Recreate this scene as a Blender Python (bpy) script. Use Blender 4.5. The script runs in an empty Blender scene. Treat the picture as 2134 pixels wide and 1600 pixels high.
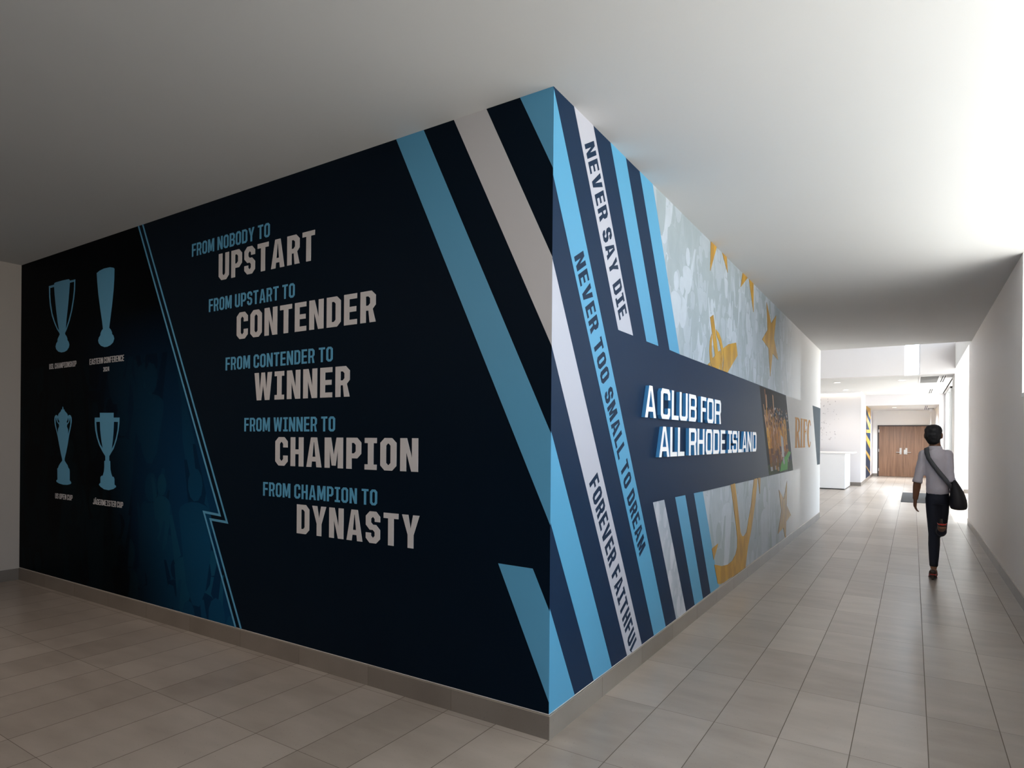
import bpy, bmesh, math, random
from mathutils import Vector, Matrix, noise
from mathutils.geometry import tessellate_polygon

S = bpy.context.scene
COL = S.collection
random.seed(7)

# ------------------------------------------------------------------ camera, world, exposure
cam_d = bpy.data.cameras.new('camera')
cam = bpy.data.objects.new('camera', cam_d)
COL.objects.link(cam)
S.camera = cam
right, up, fwd = Vector((.8427, .53833, .00784)), Vector((-.00651, -.00437, .99997)), Vector((-.53834, .84272, .00018))
cam.matrix_world = Matrix(((right.x, up.x, -fwd.x, 0), (right.y, up.y, -fwd.y, 0), (right.z, up.z, -fwd.z, 1.45), (0, 0, 0, 1)))
cam_d.sensor_width = 36
cam_d.lens = 36 * 1308.04 / 2134
cam_d.shift_y = 113.54 / 2134
cam_d.clip_start = .05
cam_d.clip_end = 200

vs = S.view_settings
vs.view_transform = 'Standard'
vs.look = 'None'
vs.gamma = 1
vs.use_curve_mapping = False
vs.exposure = 0.3
S.cycles.use_denoising = True
S.cycles.max_bounces = 14
S.cycles.diffuse_bounces = 8
S.cycles.transparent_max_bounces = 12
S.cycles.sample_clamp_indirect = 40

w = bpy.data.worlds.new('daylight')
S.world = w
w.use_nodes = True
wn = w.node_tree
bg = wn.nodes['Background']
# pale sky above, sunlit paving below the horizon
_tc = wn.nodes.new('ShaderNodeTexCoord')
_sp = wn.nodes.new('ShaderNodeSeparateXYZ')
_rp = wn.nodes.new('ShaderNodeValToRGB')
_mr = wn.nodes.new('ShaderNodeMapRange')
_mr.inputs[1].default_value, _mr.inputs[2].default_value = -.25, .25
wn.links.new(_tc.outputs['Generated'], _sp.inputs[0])
wn.links.new(_sp.outputs[2], _mr.inputs[0])
wn.links.new(_mr.outputs[0], _rp.inputs[0])
_rp.color_ramp.elements[0].color = (1, .96, .90, 1)
_rp.color_ramp.elements[1].color = (.62, .72, .84, 1)
_rp.color_ramp.elements[0].position, _rp.color_ramp.elements[1].position = .35, .6
wn.links.new(_rp.outputs[0], bg.inputs['Color'])
bg.inputs['Strength'].default_value = 7.2

def light(name, kind, loc, rot, energy, color, **kw):
    d = bpy.data.lights.new(name, kind)
    d.energy = energy
    d.color = color
    for k, v in kw.items():
        setattr(d, k, v)
    o = bpy.data.objects.new(name, d)
    COL.objects.link(o)
    o.location = loc
    o.rotation_euler = rot
    return o

sun_dir = Vector((-.46, .08, -.885)).normalized()
sun = light('sun', 'SUN', (6, 12, 8), (0, 0, 0), 13, (1, .95, .88), angle=.01)
sun.rotation_euler = sun_dir.to_track_quat('-Z', 'Y').to_euler()

def portal(name, loc, direction, sx, sy):
    o = light(name, 'AREA', loc, (0, 0, 0), 1, (1, 1, 1), shape='RECTANGLE', size=sx, size_y=sy)
    o.rotation_euler = Vector(direction).to_track_quat('-Z', 'Y').to_euler()
    o.data.cycles.is_portal = True
    return o

# ------------------------------------------------------------------ materials
def new_mat(name):
    m = bpy.data.materials.new(name)
    m.use_nodes = True
    nt = m.node_tree
    return m, nt, nt.nodes['Principled BSDF']

def srgb(r, g, b):
    f = lambda c: (c / 255 / 12.92) if c / 255 <= .04045 else ((c / 255 + .055) / 1.055) ** 2.4
    return (f(r), f(g), f(b), 1)

def paint(name, col, rough=.6, metal=0, var=.03, scale=6, spec=.5, bump=0, bscale=200):
    """plain surface with a faint procedural mottle"""
    m, nt, b = new_mat(name)
    n = nt.nodes
    tc = n.new('ShaderNodeTexCoord')
    no = n.new('ShaderNodeTexNoise')
    no.inputs['Scale'].default_value = scale
    no.inputs['Detail'].default_value = 3
    mx = n.new('ShaderNodeMix')
    mx.data_type = 'RGBA'
    mx.inputs[6].default_value = tuple(c * (1 - var) for c in col[:3]) + (1,)
    mx.inputs[7].default_value = tuple(min(1, c * (1 + var)) for c in col[:3]) + (1,)
    nt.links.new(tc.outputs['Object'], no.inputs['Vector'])
    nt.links.new(no.outputs['Fac'], mx.inputs[0])
    nt.links.new(mx.outputs[2], b.inputs['Base Color'])
    b.inputs['Roughness'].default_value = rough
    b.inputs['Metallic'].default_value = metal
    b.inputs['Specular IOR Level'].default_value = spec
    if bump:
        nb = n.new('ShaderNodeTexNoise')
        nb.inputs['Scale'].default_value = bscale
        bp = n.new('ShaderNodeBump')
        bp.inputs['Strength'].default_value = bump
        bp.inputs['Distance'].default_value = .002
        nt.links.new(tc.outputs['Object'], nb.inputs['Vector'])
        nt.links.new(nb.outputs['Fac'], bp.inputs['Height'])
        nt.links.new(bp.outputs['Normal'], b.inputs['Normal'])
    return m

def math_n(nt, op, a, b=None, c=None):
    x = nt.nodes.new('ShaderNodeMath')
    x.operation = op
    for i, v in enumerate((a, b, c)):
        if v is None:
            continue
        if isinstance(v, (int, float)):
            x.inputs[i].default_value = v
        else:
            nt.links.new(v, x.inputs[i])
    return x.outputs[0]

def ramp(nt, fac, stops):
    r = nt.nodes.new('ShaderNodeValToRGB')
    e = r.color_ramp.elements
    while len(e) < len(stops):
        e.new(.5)
    for el, (p, c) in zip(e, stops):
        el.position = p
        el.color = c
    nt.links.new(fac, r.inputs[0])
    return r.outputs[0]

def mixc(nt, fac, a, b):
    x = nt.nodes.new('ShaderNodeMix')
    x.data_type = 'RGBA'
    for i, v in ((0, fac), (6, a), (7, b)):
        if isinstance(v, (int, float, tuple)):
            x.inputs[i].default_value = v
        else:
            nt.links.new(v, x.inputs[i])
    return x.outputs[2]

def tile_mat(name, x0, dx, y0, dy, groutw, vertical=None, tone=1):
    """large grey porcelain tiles with grout joints, in the object's own metres"""
    m, nt, b = new_mat(name)
    n = nt.nodes
    tc = n.new('ShaderNodeTexCoord')
    sp = n.new('ShaderNodeSeparateXYZ')
    nt.links.new(tc.outputs['Object'], sp.inputs[0])
    X, Y, Z = sp.outputs
    if vertical == 'x':
        U, V = X, Z
    elif vertical == 'y':
        U, V = Y, Z
    else:
        U, V = X, Y
    u = math_n(nt, 'DIVIDE', math_n(nt, 'SUBTRACT', U, x0), dx)
    v = math_n(nt, 'DIVIDE', math_n(nt, 'SUBTRACT', V, y0), dy)
    eu = math_n(nt, 'MULTIPLY', math_n(nt, 'PINGPONG', u, .5), dx)
    ev = math_n(nt, 'MULTIPLY', math_n(nt, 'PINGPONG', v, .5), dy)
    d = eu if vertical else math_n(nt, 'MINIMUM', eu, math_n(nt, 'ADD', ev, .0009))
    grout = math_n(nt, 'LESS_THAN', d, groutw / 2)
    cx = n.new('ShaderNodeCombineXYZ')
    nt.links.new(math_n(nt, 'FLOOR', u), cx.inputs[0])
    nt.links.new(math_n(nt, 'FLOOR', v), cx.inputs[1])
    wn_ = n.new('ShaderNodeTexWhiteNoise')
    wn_.noise_dimensions = '2D'
    nt.links.new(cx.outputs[0], wn_.inputs['Vector'])
    # cloudy veins, shifted per tile
    off = n.new('ShaderNodeVectorMath')
    off.operation = 'MULTIPLY_ADD'
    nt.links.new(wn_.outputs['Color'], off.inputs[0])
    off.inputs[1].default_value = (7, 7, 7)
    nt.links.new(tc.outputs['Object'], off.inputs[2])
    mp = n.new('ShaderNodeMapping')
    mp.inputs['Scale'].default_value = (1.6, 4.5, 3) if vertical is None else (2, 2, 2)
    nt.links.new(off.outputs[0], mp.inputs['Vector'])
    n1 = n.new('ShaderNodeTexNoise')
    n1.inputs['Scale'].default_value = 1.6
    n1.inputs['Detail'].default_value = 6
    nt.links.new(mp.outputs[0], n1.inputs['Vector'])
    n2 = n.new('ShaderNodeTexNoise')
    n2.inputs['Scale'].default_value = 120
    n2.inputs['Detail'].default_value = 2
    nt.links.new(tc.outputs['Object'], n2.inputs['Vector'])
    f = math_n(nt, 'ADD', math_n(nt, 'MULTIPLY', n1.outputs['Fac'], .70), math_n(nt, 'MULTIPLY', wn_.outputs['Value'], .32))
    c1 = ramp(nt, f, [(.25, (.285 * tone, .240 * tone, .203 * tone, 1)), (.75, (.43 * tone, .375 * tone, .327 * tone, 1))])
    speck = math_n(nt, 'LESS_THAN', n2.outputs['Fac'], .29)
    c2 = mixc(nt, math_n(nt, 'MULTIPLY', speck, .5), c1, (.05, .045, .04, 1))
    c3 = mixc(nt, grout, c2, (.135, .108, .085, 1))
    nt.links.new(c3, b.inputs['Base Color'])
    ro = math_n(nt, 'ADD', math_n(nt, 'MULTIPLY', n1.outputs['Fac'], .06), .285)
    ro2 = math_n(nt, 'MAXIMUM', ro, math_n(nt, 'MULTIPLY', grout, .85))
    nt.links.new(ro2, b.inputs['Roughness'])
    b.inputs['Specular IOR Level'].default_value = .5
    bp = n.new('ShaderNodeBump')
    bp.inputs['Strength'].default_value = .25
    bp.inputs['Distance'].default_value = .003
    nt.links.new(math_n(nt, 'SUBTRACT', 1, grout), bp.inputs['Height'])
    nt.links.new(bp.outputs['Normal'], b.inputs['Normal'])
    return m

def vec_map(nt, scale, loc=(0, 0, 0)):
    tc = nt.nodes.new('ShaderNodeTexCoord')
    mp = nt.nodes.new('ShaderNodeMapping')
    mp.inputs['Scale'].default_value = scale
    mp.inputs['Location'].default_value = loc
    nt.links.new(tc.outputs['Object'], mp.inputs['Vector'])
    return mp.outputs[0], tc

def crowd_mat(name, dark, light_, fade=False):
    """tone-on-tone print of a cheering crowd: upright blotches over small round heads"""
    m, nt, b = new_mat(name)
    n = nt.nodes
    v, tc = vec_map(nt, (4.2, 4.2, 2.3))
    no = n.new('ShaderNodeTexNoise')
    no.inputs['Scale'].default_value = 1.5
    no.inputs['Detail'].default_value = 4
    no.inputs['Distortion'].default_value = .5
    nt.links.new(v, no.inputs['Vector'])
    vo = n.new('ShaderNodeTexVoronoi')
    vo.inputs['Scale'].default_value = 1.55
    nt.links.new(v, vo.inputs['Vector'])
    a = math_n(nt, 'LESS_THAN', vo.outputs['Distance'], .3)
    vo2 = n.new('ShaderNodeTexVoronoi')
    vo2.inputs['Scale'].default_value = 3.4
    nt.links.new(v, vo2.inputs['Vector'])
    c = math_n(nt, 'LESS_THAN', vo2.outputs['Distance'], .26)
    s = math_n(nt, 'ADD', math_n(nt, 'MULTIPLY', a, .22), math_n(nt, 'MULTIPLY', c, .16))
    s = math_n(nt, 'ADD', s, no.outputs['Fac'])
    col = ramp(nt, s, [(.40, dark), (.54, tuple((x * 1.2 + y * .8) / 2 for x, y in zip(dark, light_))), (.70, light_)])
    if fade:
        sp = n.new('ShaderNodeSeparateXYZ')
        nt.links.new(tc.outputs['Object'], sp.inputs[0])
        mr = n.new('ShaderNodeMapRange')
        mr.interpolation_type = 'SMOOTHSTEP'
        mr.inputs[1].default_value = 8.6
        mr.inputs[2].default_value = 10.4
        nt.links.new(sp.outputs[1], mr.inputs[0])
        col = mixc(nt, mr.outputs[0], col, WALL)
    nt.links.new(col, b.inputs['Base Color'])
    b.inputs['Roughness'].default_value = .5
    return m

def crowd_tone(name, col):
    """one ink tone of the supporters print, which thins out to bare wall along the corridor"""
    m, nt, b = new_mat(name)
    v, tc = vec_map(nt, (1, 1, 1))
    sp = nt.nodes.new('ShaderNodeSeparateXYZ')
    nt.links.new(tc.outputs['Object'], sp.inputs[0])
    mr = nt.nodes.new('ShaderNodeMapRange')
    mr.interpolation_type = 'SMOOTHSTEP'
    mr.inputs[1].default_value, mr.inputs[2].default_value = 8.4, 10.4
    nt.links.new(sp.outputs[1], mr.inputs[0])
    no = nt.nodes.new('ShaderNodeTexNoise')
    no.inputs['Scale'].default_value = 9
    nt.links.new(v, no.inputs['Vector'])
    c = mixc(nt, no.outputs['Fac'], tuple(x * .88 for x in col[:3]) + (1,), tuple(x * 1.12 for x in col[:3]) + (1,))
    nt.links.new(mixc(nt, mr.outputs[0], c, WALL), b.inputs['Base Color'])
    b.inputs['Roughness'].default_value = .5
    return m

def night_tone(name, lo, hi):
    """one ink tone of the night photograph, bluer towards the zigzag"""
    m, nt, b = new_mat(name)
    v, tc = vec_map(nt, (1, 1, 1))
    sp = nt.nodes.new('ShaderNodeSeparateXYZ')
    nt.links.new(tc.outputs['Object'], sp.inputs[0])
    ln = math_n(nt, 'ADD', math_n(nt, 'MULTIPLY', sp.outputs[2], .513), sp.outputs[0])
    mr = nt.nodes.new('ShaderNodeMapRange')
    mr.interpolation_type = 'SMOOTHSTEP'
    mr.inputs[1].default_value, mr.inputs[2].default_value = -5.45, -3.75
    nt.links.new(ln, mr.inputs[0])
    zz = nt.nodes.new('ShaderNodeMapRange')
    zz.inputs[1].default_value, zz.inputs[2].default_value = 2.5, .7
    nt.links.new(sp.outputs[2], zz.inputs[0])
    nt.links.new(mixc(nt, math_n(nt, 'MULTIPLY', mr.outputs[0], zz.outputs[0]), lo, hi), b.inputs['Base Color'])
    b.inputs['Roughness'].default_value = .5
    b.inputs['Specular IOR Level'].default_value = .02
    return m

WALL = (.85, .835, .82, 1)
M = {}
M['wall'] = paint('wall_paint', WALL, .75, var=.012, scale=2)
M['wall_b'] = paint('lobby_wall_paint', (.64, .62, .635, 1), .7, var=.012, scale=2)
M['wall_l'] = paint('shaded_wall_paint', (.50, .44, .395, 1), .8, var=.012, scale=2)  # white wall darkened and warmed, its shade put into the colour
M['wall_r'] = paint('warm_wall_paint', (.93, .87, .84, 1), .6, var=.012, scale=2)
M['ceil'] = paint('ceiling_paint', (.61, .61, .615, 1), .9, var=.01, scale=1.5)
M['white'] = paint('white_lacquer', (.80, .80, .82, 1), .35, var=.01)
M['floor'] = tile_mat('floor_tile', -.5458, .3075, 3.29, .686, .0042)
M['base_x'] = tile_mat('base_tile_x', -1.45, .613, 0, 1, .003, 'x', .52)
M['base_y'] = tile_mat('base_tile_y', 2.646, .613, 0, 1, .003, 'y', .52)
M['trim'] = paint('satin_metal_trim', (.55, .50, .45, 1), .35, metal=.8, var=.02)
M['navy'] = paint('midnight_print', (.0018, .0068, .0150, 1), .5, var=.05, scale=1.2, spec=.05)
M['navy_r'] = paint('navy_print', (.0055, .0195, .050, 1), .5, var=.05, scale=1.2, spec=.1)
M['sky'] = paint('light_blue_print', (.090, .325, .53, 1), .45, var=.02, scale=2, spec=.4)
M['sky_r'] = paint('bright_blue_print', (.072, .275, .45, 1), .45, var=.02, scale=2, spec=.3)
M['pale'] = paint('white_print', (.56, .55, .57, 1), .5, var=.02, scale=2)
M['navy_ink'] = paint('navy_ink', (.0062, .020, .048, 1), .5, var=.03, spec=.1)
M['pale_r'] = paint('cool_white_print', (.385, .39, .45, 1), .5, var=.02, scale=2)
M['gold'] = None
M['slate'] = paint('slate_blue_print', (.030, .055, .075, 1), .6, var=.04, spec=.08)
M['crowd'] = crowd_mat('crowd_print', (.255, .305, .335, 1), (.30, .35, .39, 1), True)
M['crowd_s'] = crowd_mat('crowd_print_stripe', (.30, .34, .40, 1), (.44, .46, .52, 1))

def gold_mat():
    m, nt, b = new_mat('gold_print')
    v, tc = vec_map(nt, (5, 5, 2.2))
    no = nt.nodes.new('ShaderNodeTexNoise')
    no.inputs['Scale'].default_value = 1.6
    no.inputs['Detail'].default_value = 3
    nt.links.new(v, no.inputs['Vector'])
    c = ramp(nt, no.outputs['Fac'], [(.42, (.33, .175, .018, 1)), (.58, (.45, .25, .02, 1))])
    nt.links.new(c, b.inputs['Base Color'])
    b.inputs['Roughness'].default_value = .5
    return m
M['gold'] = gold_mat()
M['amber'] = paint('amber_print', (.62, .27, .025, 1), .6, spec=.08)

M['night'] = night_tone('night_ink', (.0005, .0014, .0025, 1), (.0035, .040, .110, 1))
NIGHT_TONES = [night_tone('night_ink_figures_%d' % i, l, h) for i, (l, h) in enumerate((((.0007, .0028, .0045, 1), (.005, .055, .13, 1)), ((.0004, .0011, .002, 1), (.0025, .026, .075, 1)), ((.0010, .0045, .007, 1), (.007, .068, .14, 1))))]

def wood_mat():
    m, nt, b = new_mat('walnut_veneer')
    v, tc = vec_map(nt, (14, 14, .55))
    no = nt.nodes.new('ShaderNodeTexNoise')
    no.inputs['Scale'].default_value = 1.3
    no.inputs['Detail'].default_value = 6
    no.inputs['Distortion'].default_value = 1.2
    nt.links.new(v, no.inputs['Vector'])
    c = ramp(nt, no.outputs['Fac'], [(.3, (.115, .058, .034, 1)), (.5, (.185, .098, .058, 1)), (.7, (.24, .132, .08, 1))])
    nt.links.new(c, b.inputs['Base Color'])
    b.inputs['Roughness'].default_value = .42
    return m
M['wood'] = wood_mat()
M['frame'] = paint('dark_bronze_frame', (.035, .028, .03, 1), .45)
M['steel'] = paint('brushed_steel', (.62, .61, .60, 1), .3, metal=1)
M['black'] = paint('black_plastic', (.02, .02, .022, 1), .5)
M['mat'] = paint('charcoal_mat', (.045, .045, .048, 1), .95, var=.25, scale=300)
M['grille'] = paint('grey_grille', (.22, .22, .22, 1), .6)
M['slot'] = paint('slot_dark', (.03, .03, .03, 1), .8)
M['flake'] = paint('silver_flake', (.42, .40, .42, 1), .5)
M['blue_side'] = paint('blue_acrylic', (.065, .27, .56, 1), .4)
M['face'] = paint('white_acrylic', (.86, .85, .85, 1), .4, var=.01)
M['alu'] = paint('window_aluminium', (.60, .61, .62, 1), .4, metal=.2)

def glass_mat():
    m = bpy.data.materials.new('clear_glass')
    m.use_nodes = True
    nt = m.node_tree
    nt.nodes.remove(nt.nodes['Principled BSDF'])
    out = nt.nodes['Material Output']
    t = nt.nodes.new('ShaderNodeBsdfTransparent')
    t.inputs[0].default_value = (.95, .97, .97, 1)
    g = nt.nodes.new('ShaderNodeBsdfGlossy')
    g.inputs['Roughness'].default_value = .02
    f = nt.nodes.new('ShaderNodeFresnel')
    ge = nt.nodes.new('ShaderNodeNewGeometry')      # same reflectance on both faces of the thin pane
    nt.links.new(math_n(nt, 'MULTIPLY_ADD', ge.outputs['Backfacing'], 1 / 1.45 - 1.45, 1.45), f.inputs[0])
    mx = nt.nodes.new('ShaderNodeMixShader')
    nt.links.new(f.outputs[0], mx.inputs[0])
    nt.links.new(t.outputs[0], mx.inputs[1])
    nt.links.new(g.outputs[0], mx.inputs[2])
    nt.links.new(mx.outputs[0], out.inputs[0])
    return m
M['glass'] = glass_mat()

def glow_mat(name, col, strength):
    m, nt, b = new_mat(name)
    b.inputs['Base Color'].default_value = (.8, .8, .8, 1)
    b.inputs['Emission Color'].default_value = col
    b.inputs['Emission Strength'].default_value = strength
    return m
M['led'] = glow_mat('warm_led', (1, .80, .58, 1), 9)
M['lamp'] = glow_mat('lamp_lens', (1, .86, .72, 1), 4)

# ------------------------------------------------------------------ builders
def obj(name, bm, mats, parent=None, smooth=False):
    me = bpy.data.meshes.new(name)
    bm.to_mesh(me)
    bm.free()
    for mm in (mats if isinstance(mats, (list, tuple)) else [mats]):
        me.materials.append(mm)
    if smooth:
        me.polygons.foreach_set('use_smooth', [True] * len(me.polygons))
    o = bpy.data.objects.new(name, me)
    COL.objects.link(o)
    if parent:
        o.parent = parent
        o.matrix_parent_inverse = parent.matrix_world.inverted()
    return o

def thing(name, label, cat, loc=(0, 0, 0), group=None):
    o = bpy.data.objects.new(name, None)
    o.empty_display_size = .1
    COL.objects.link(o)
    o.location = loc
    o.matrix_world = Matrix.Translation(loc)
    o['label'] = label
    o['category'] = cat
    if group:
        o['group'] = group
    return o

def tag(o, label, cat, group=None, kind=None):
    o['label'] = label
    o['category'] = cat
    if group:
        o['group'] = group
    if kind:
        o['kind'] = kind
    return o

def struct(name, bm, mats, parent=None):
    o = obj(name, bm, mats, parent)
    if parent is None:
        o['kind'] = 'structure'
    return o

def box(bm, x0, x1, y0, y1, z0, z1, mi=0, bevel=0):
    vsx = [bm.verts.new(p) for p in ((x0, y0, z0), (x1, y0, z0), (x1, y1, z0), (x0, y1, z0), (x0, y0, z1), (x1, y0, z1), (x1, y1, z1), (x0, y1, z1))]
    fs = [bm.faces.new([vsx[i] for i in q]) for q in ((3, 2, 1, 0), (4, 5, 6, 7), (0, 1, 5, 4), (1, 2, 6, 5), (2, 3, 7, 6), (3, 0, 4, 7))]
    for f in fs:
        f.material_index = mi
    if bevel:
        es = list({e for f in fs for e in f.edges})
        bmesh.ops.bevel(bm, geom=es, offset=bevel, segments=2, affect='EDGES', profile=.5)
    return fs

def BM(*boxes):
    bm = bmesh.new()
    for b in boxes:
        box(bm, *b)
    return bm

def rings(bm, path, seg=16, cap=True, mi=0):
    """loft of elliptical rings: path = [(centre, rx, ry)] ; rx lies across the local side axis, ry across the other"""
    P = [Vector(p[0]) for p in path]
    loops = []
    side = None
    for i, (c, rx, ry) in enumerate(path):
        t = (P[min(i + 1, len(P) - 1)] - P[max(i - 1, 0)]).normalized()
        if side is None:
            ref = Vector((1, 0, 0)) if abs(t.x) < .8 else Vector((0, 1, 0))
            side = (ref - t * ref.dot(t)).normalized()
        else:
            side = (side - t * side.dot(t)).normalized()
        oth = t.cross(side)
        loops.append([bm.verts.new(P[i] + side * (rx * math.cos(2 * math.pi * k / seg)) + oth * (ry * math.sin(2 * math.pi * k / seg))) for k in range(seg)])
    for a, b in zip(loops, loops[1:]):
        for k in range(seg):
            f = bm.faces.new((a[k], a[(k + 1) % seg], b[(k + 1) % seg], b[k]))
            f.material_index = mi
    if cap:
        for l, rev in ((loops[0], True), (loops[-1], False)):
            f = bm.faces.new(l[::-1] if rev else l)
            f.material_index = mi
    return loops

def ellipsoid(bm, c, r, seg=16, rn=10, rot=None):
    m = Matrix.Translation(c)
    if rot is not None:
        m = m @ rot
    m = m @ Matrix.Diagonal((r[0], r[1], r[2], 1))
    bmesh.ops.create_uvsphere(bm, u_segments=seg, v_segments=rn, radius=1, matrix=m)

def cyl(bm, c0, c1, r, seg=16, mi=0):
    rings(bm, [(c0, r, r), (c1, r, r)], seg, True, mi)

# flat prints: polygons with holes on a wall, given real thickness
YF, XR = 2.654, -1.473          # faces of the two mural walls
ZB, ZC = .122, 3.151            # top of the tile base, ceiling

def to_front(p, d):
    return Vector((p[0], YF - d, p[1]))

def to_right(p, d):
    return Vector((XR + d, p[0], p[1]))

def to_side(x):
    return lambda p, d: Vector((x + d, p[0], p[1]))

def slab(bm, loops, place, d0, d1, mi=0, mside=None, sides=True):
    """polygon with holes, from depth d0 to d1 off the wall"""
    pts = [[Vector((p[0], p[1], 0)) for p in l] for l in loops]
    tri = tessellate_polygon(pts)
    flat = [p for l in pts for p in l]
    top = [bm.verts.new(place((p.x, p.y), d1)) for p in flat]
    bot = [bm.verts.new(place((p.x, p.y), d0)) for p in flat]
    nrm = place((0, 0), 1) - place((0, 0), 0)
    for t in tri:
        a, b, c = (top[i] for i in t)
        if (b.co - a.co).cross(c.co - a.co).length < 1e-12:
            continue
        q = (a, b, c) if (b.co - a.co).cross(c.co - a.co).dot(nrm) > 0 else (c, b, a)
        try:
            bm.faces.new(q).material_index = mi
        except ValueError:
            pass
    k = 0
    if not sides:
        bmesh.ops.delete(bm, geom=bot, context='VERTS')
        return
    for li, l in enumerate(pts):
        n = len(l)
        area = sum(l[i].x * l[(i + 1) % n].y - l[(i + 1) % n].x * l[i].y for i in range(n))
        ccw_world = area * (1 if (place((1, 0), 0) - place((0, 0), 0)).cross(place((0, 1), 0) - place((0, 0), 0)).dot(nrm) > 0 else -1) > 0
        out = ccw_world if li == 0 else not ccw_world
        for i in range(n):
            a, b = k + i, k + (i + 1) % n
            q = (bot[a], bot[b], top[b], top[a])
            try:
                bm.faces.new(q if out else q[::-1]).material_index = mi if mside is None else mside
            except ValueError:
                pass
        k += n

def clip(poly, x0, x1, z0, z1):
    for ax, lim, sg in ((0, x0, 1), (0, x1, -1), (1, z0, 1), (1, z1, -1)):
        out = []
        for i, p in enumerate(poly):
            q = poly[(i + 1) % len(poly)]
            pi, qi = (p[ax] - lim) * sg >= 0, (q[ax] - lim) * sg >= 0
            if pi:
                out.append(p)
            if pi != qi:
                t = (lim - p[ax]) / (q[ax] - p[ax])
                out.append((p[0] + t * (q[0] - p[0]), p[1] + t * (q[1] - p[1])))
        poly = out
        if not poly:
            break
    return poly

def lerp(a, b, t):
    return (a[0] + (b[0] - a[0]) * t, a[1] + (b[1] - a[1]) * t)

def stripe(lt, lb, rt, rb, ext0=0, ext1=0):
    return [lerp(lt, lb, -ext0), lerp(lt, lb, 1 + ext1), lerp(rt, rb, 1 + ext1), lerp(rt, rb, -ext0)]

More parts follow.
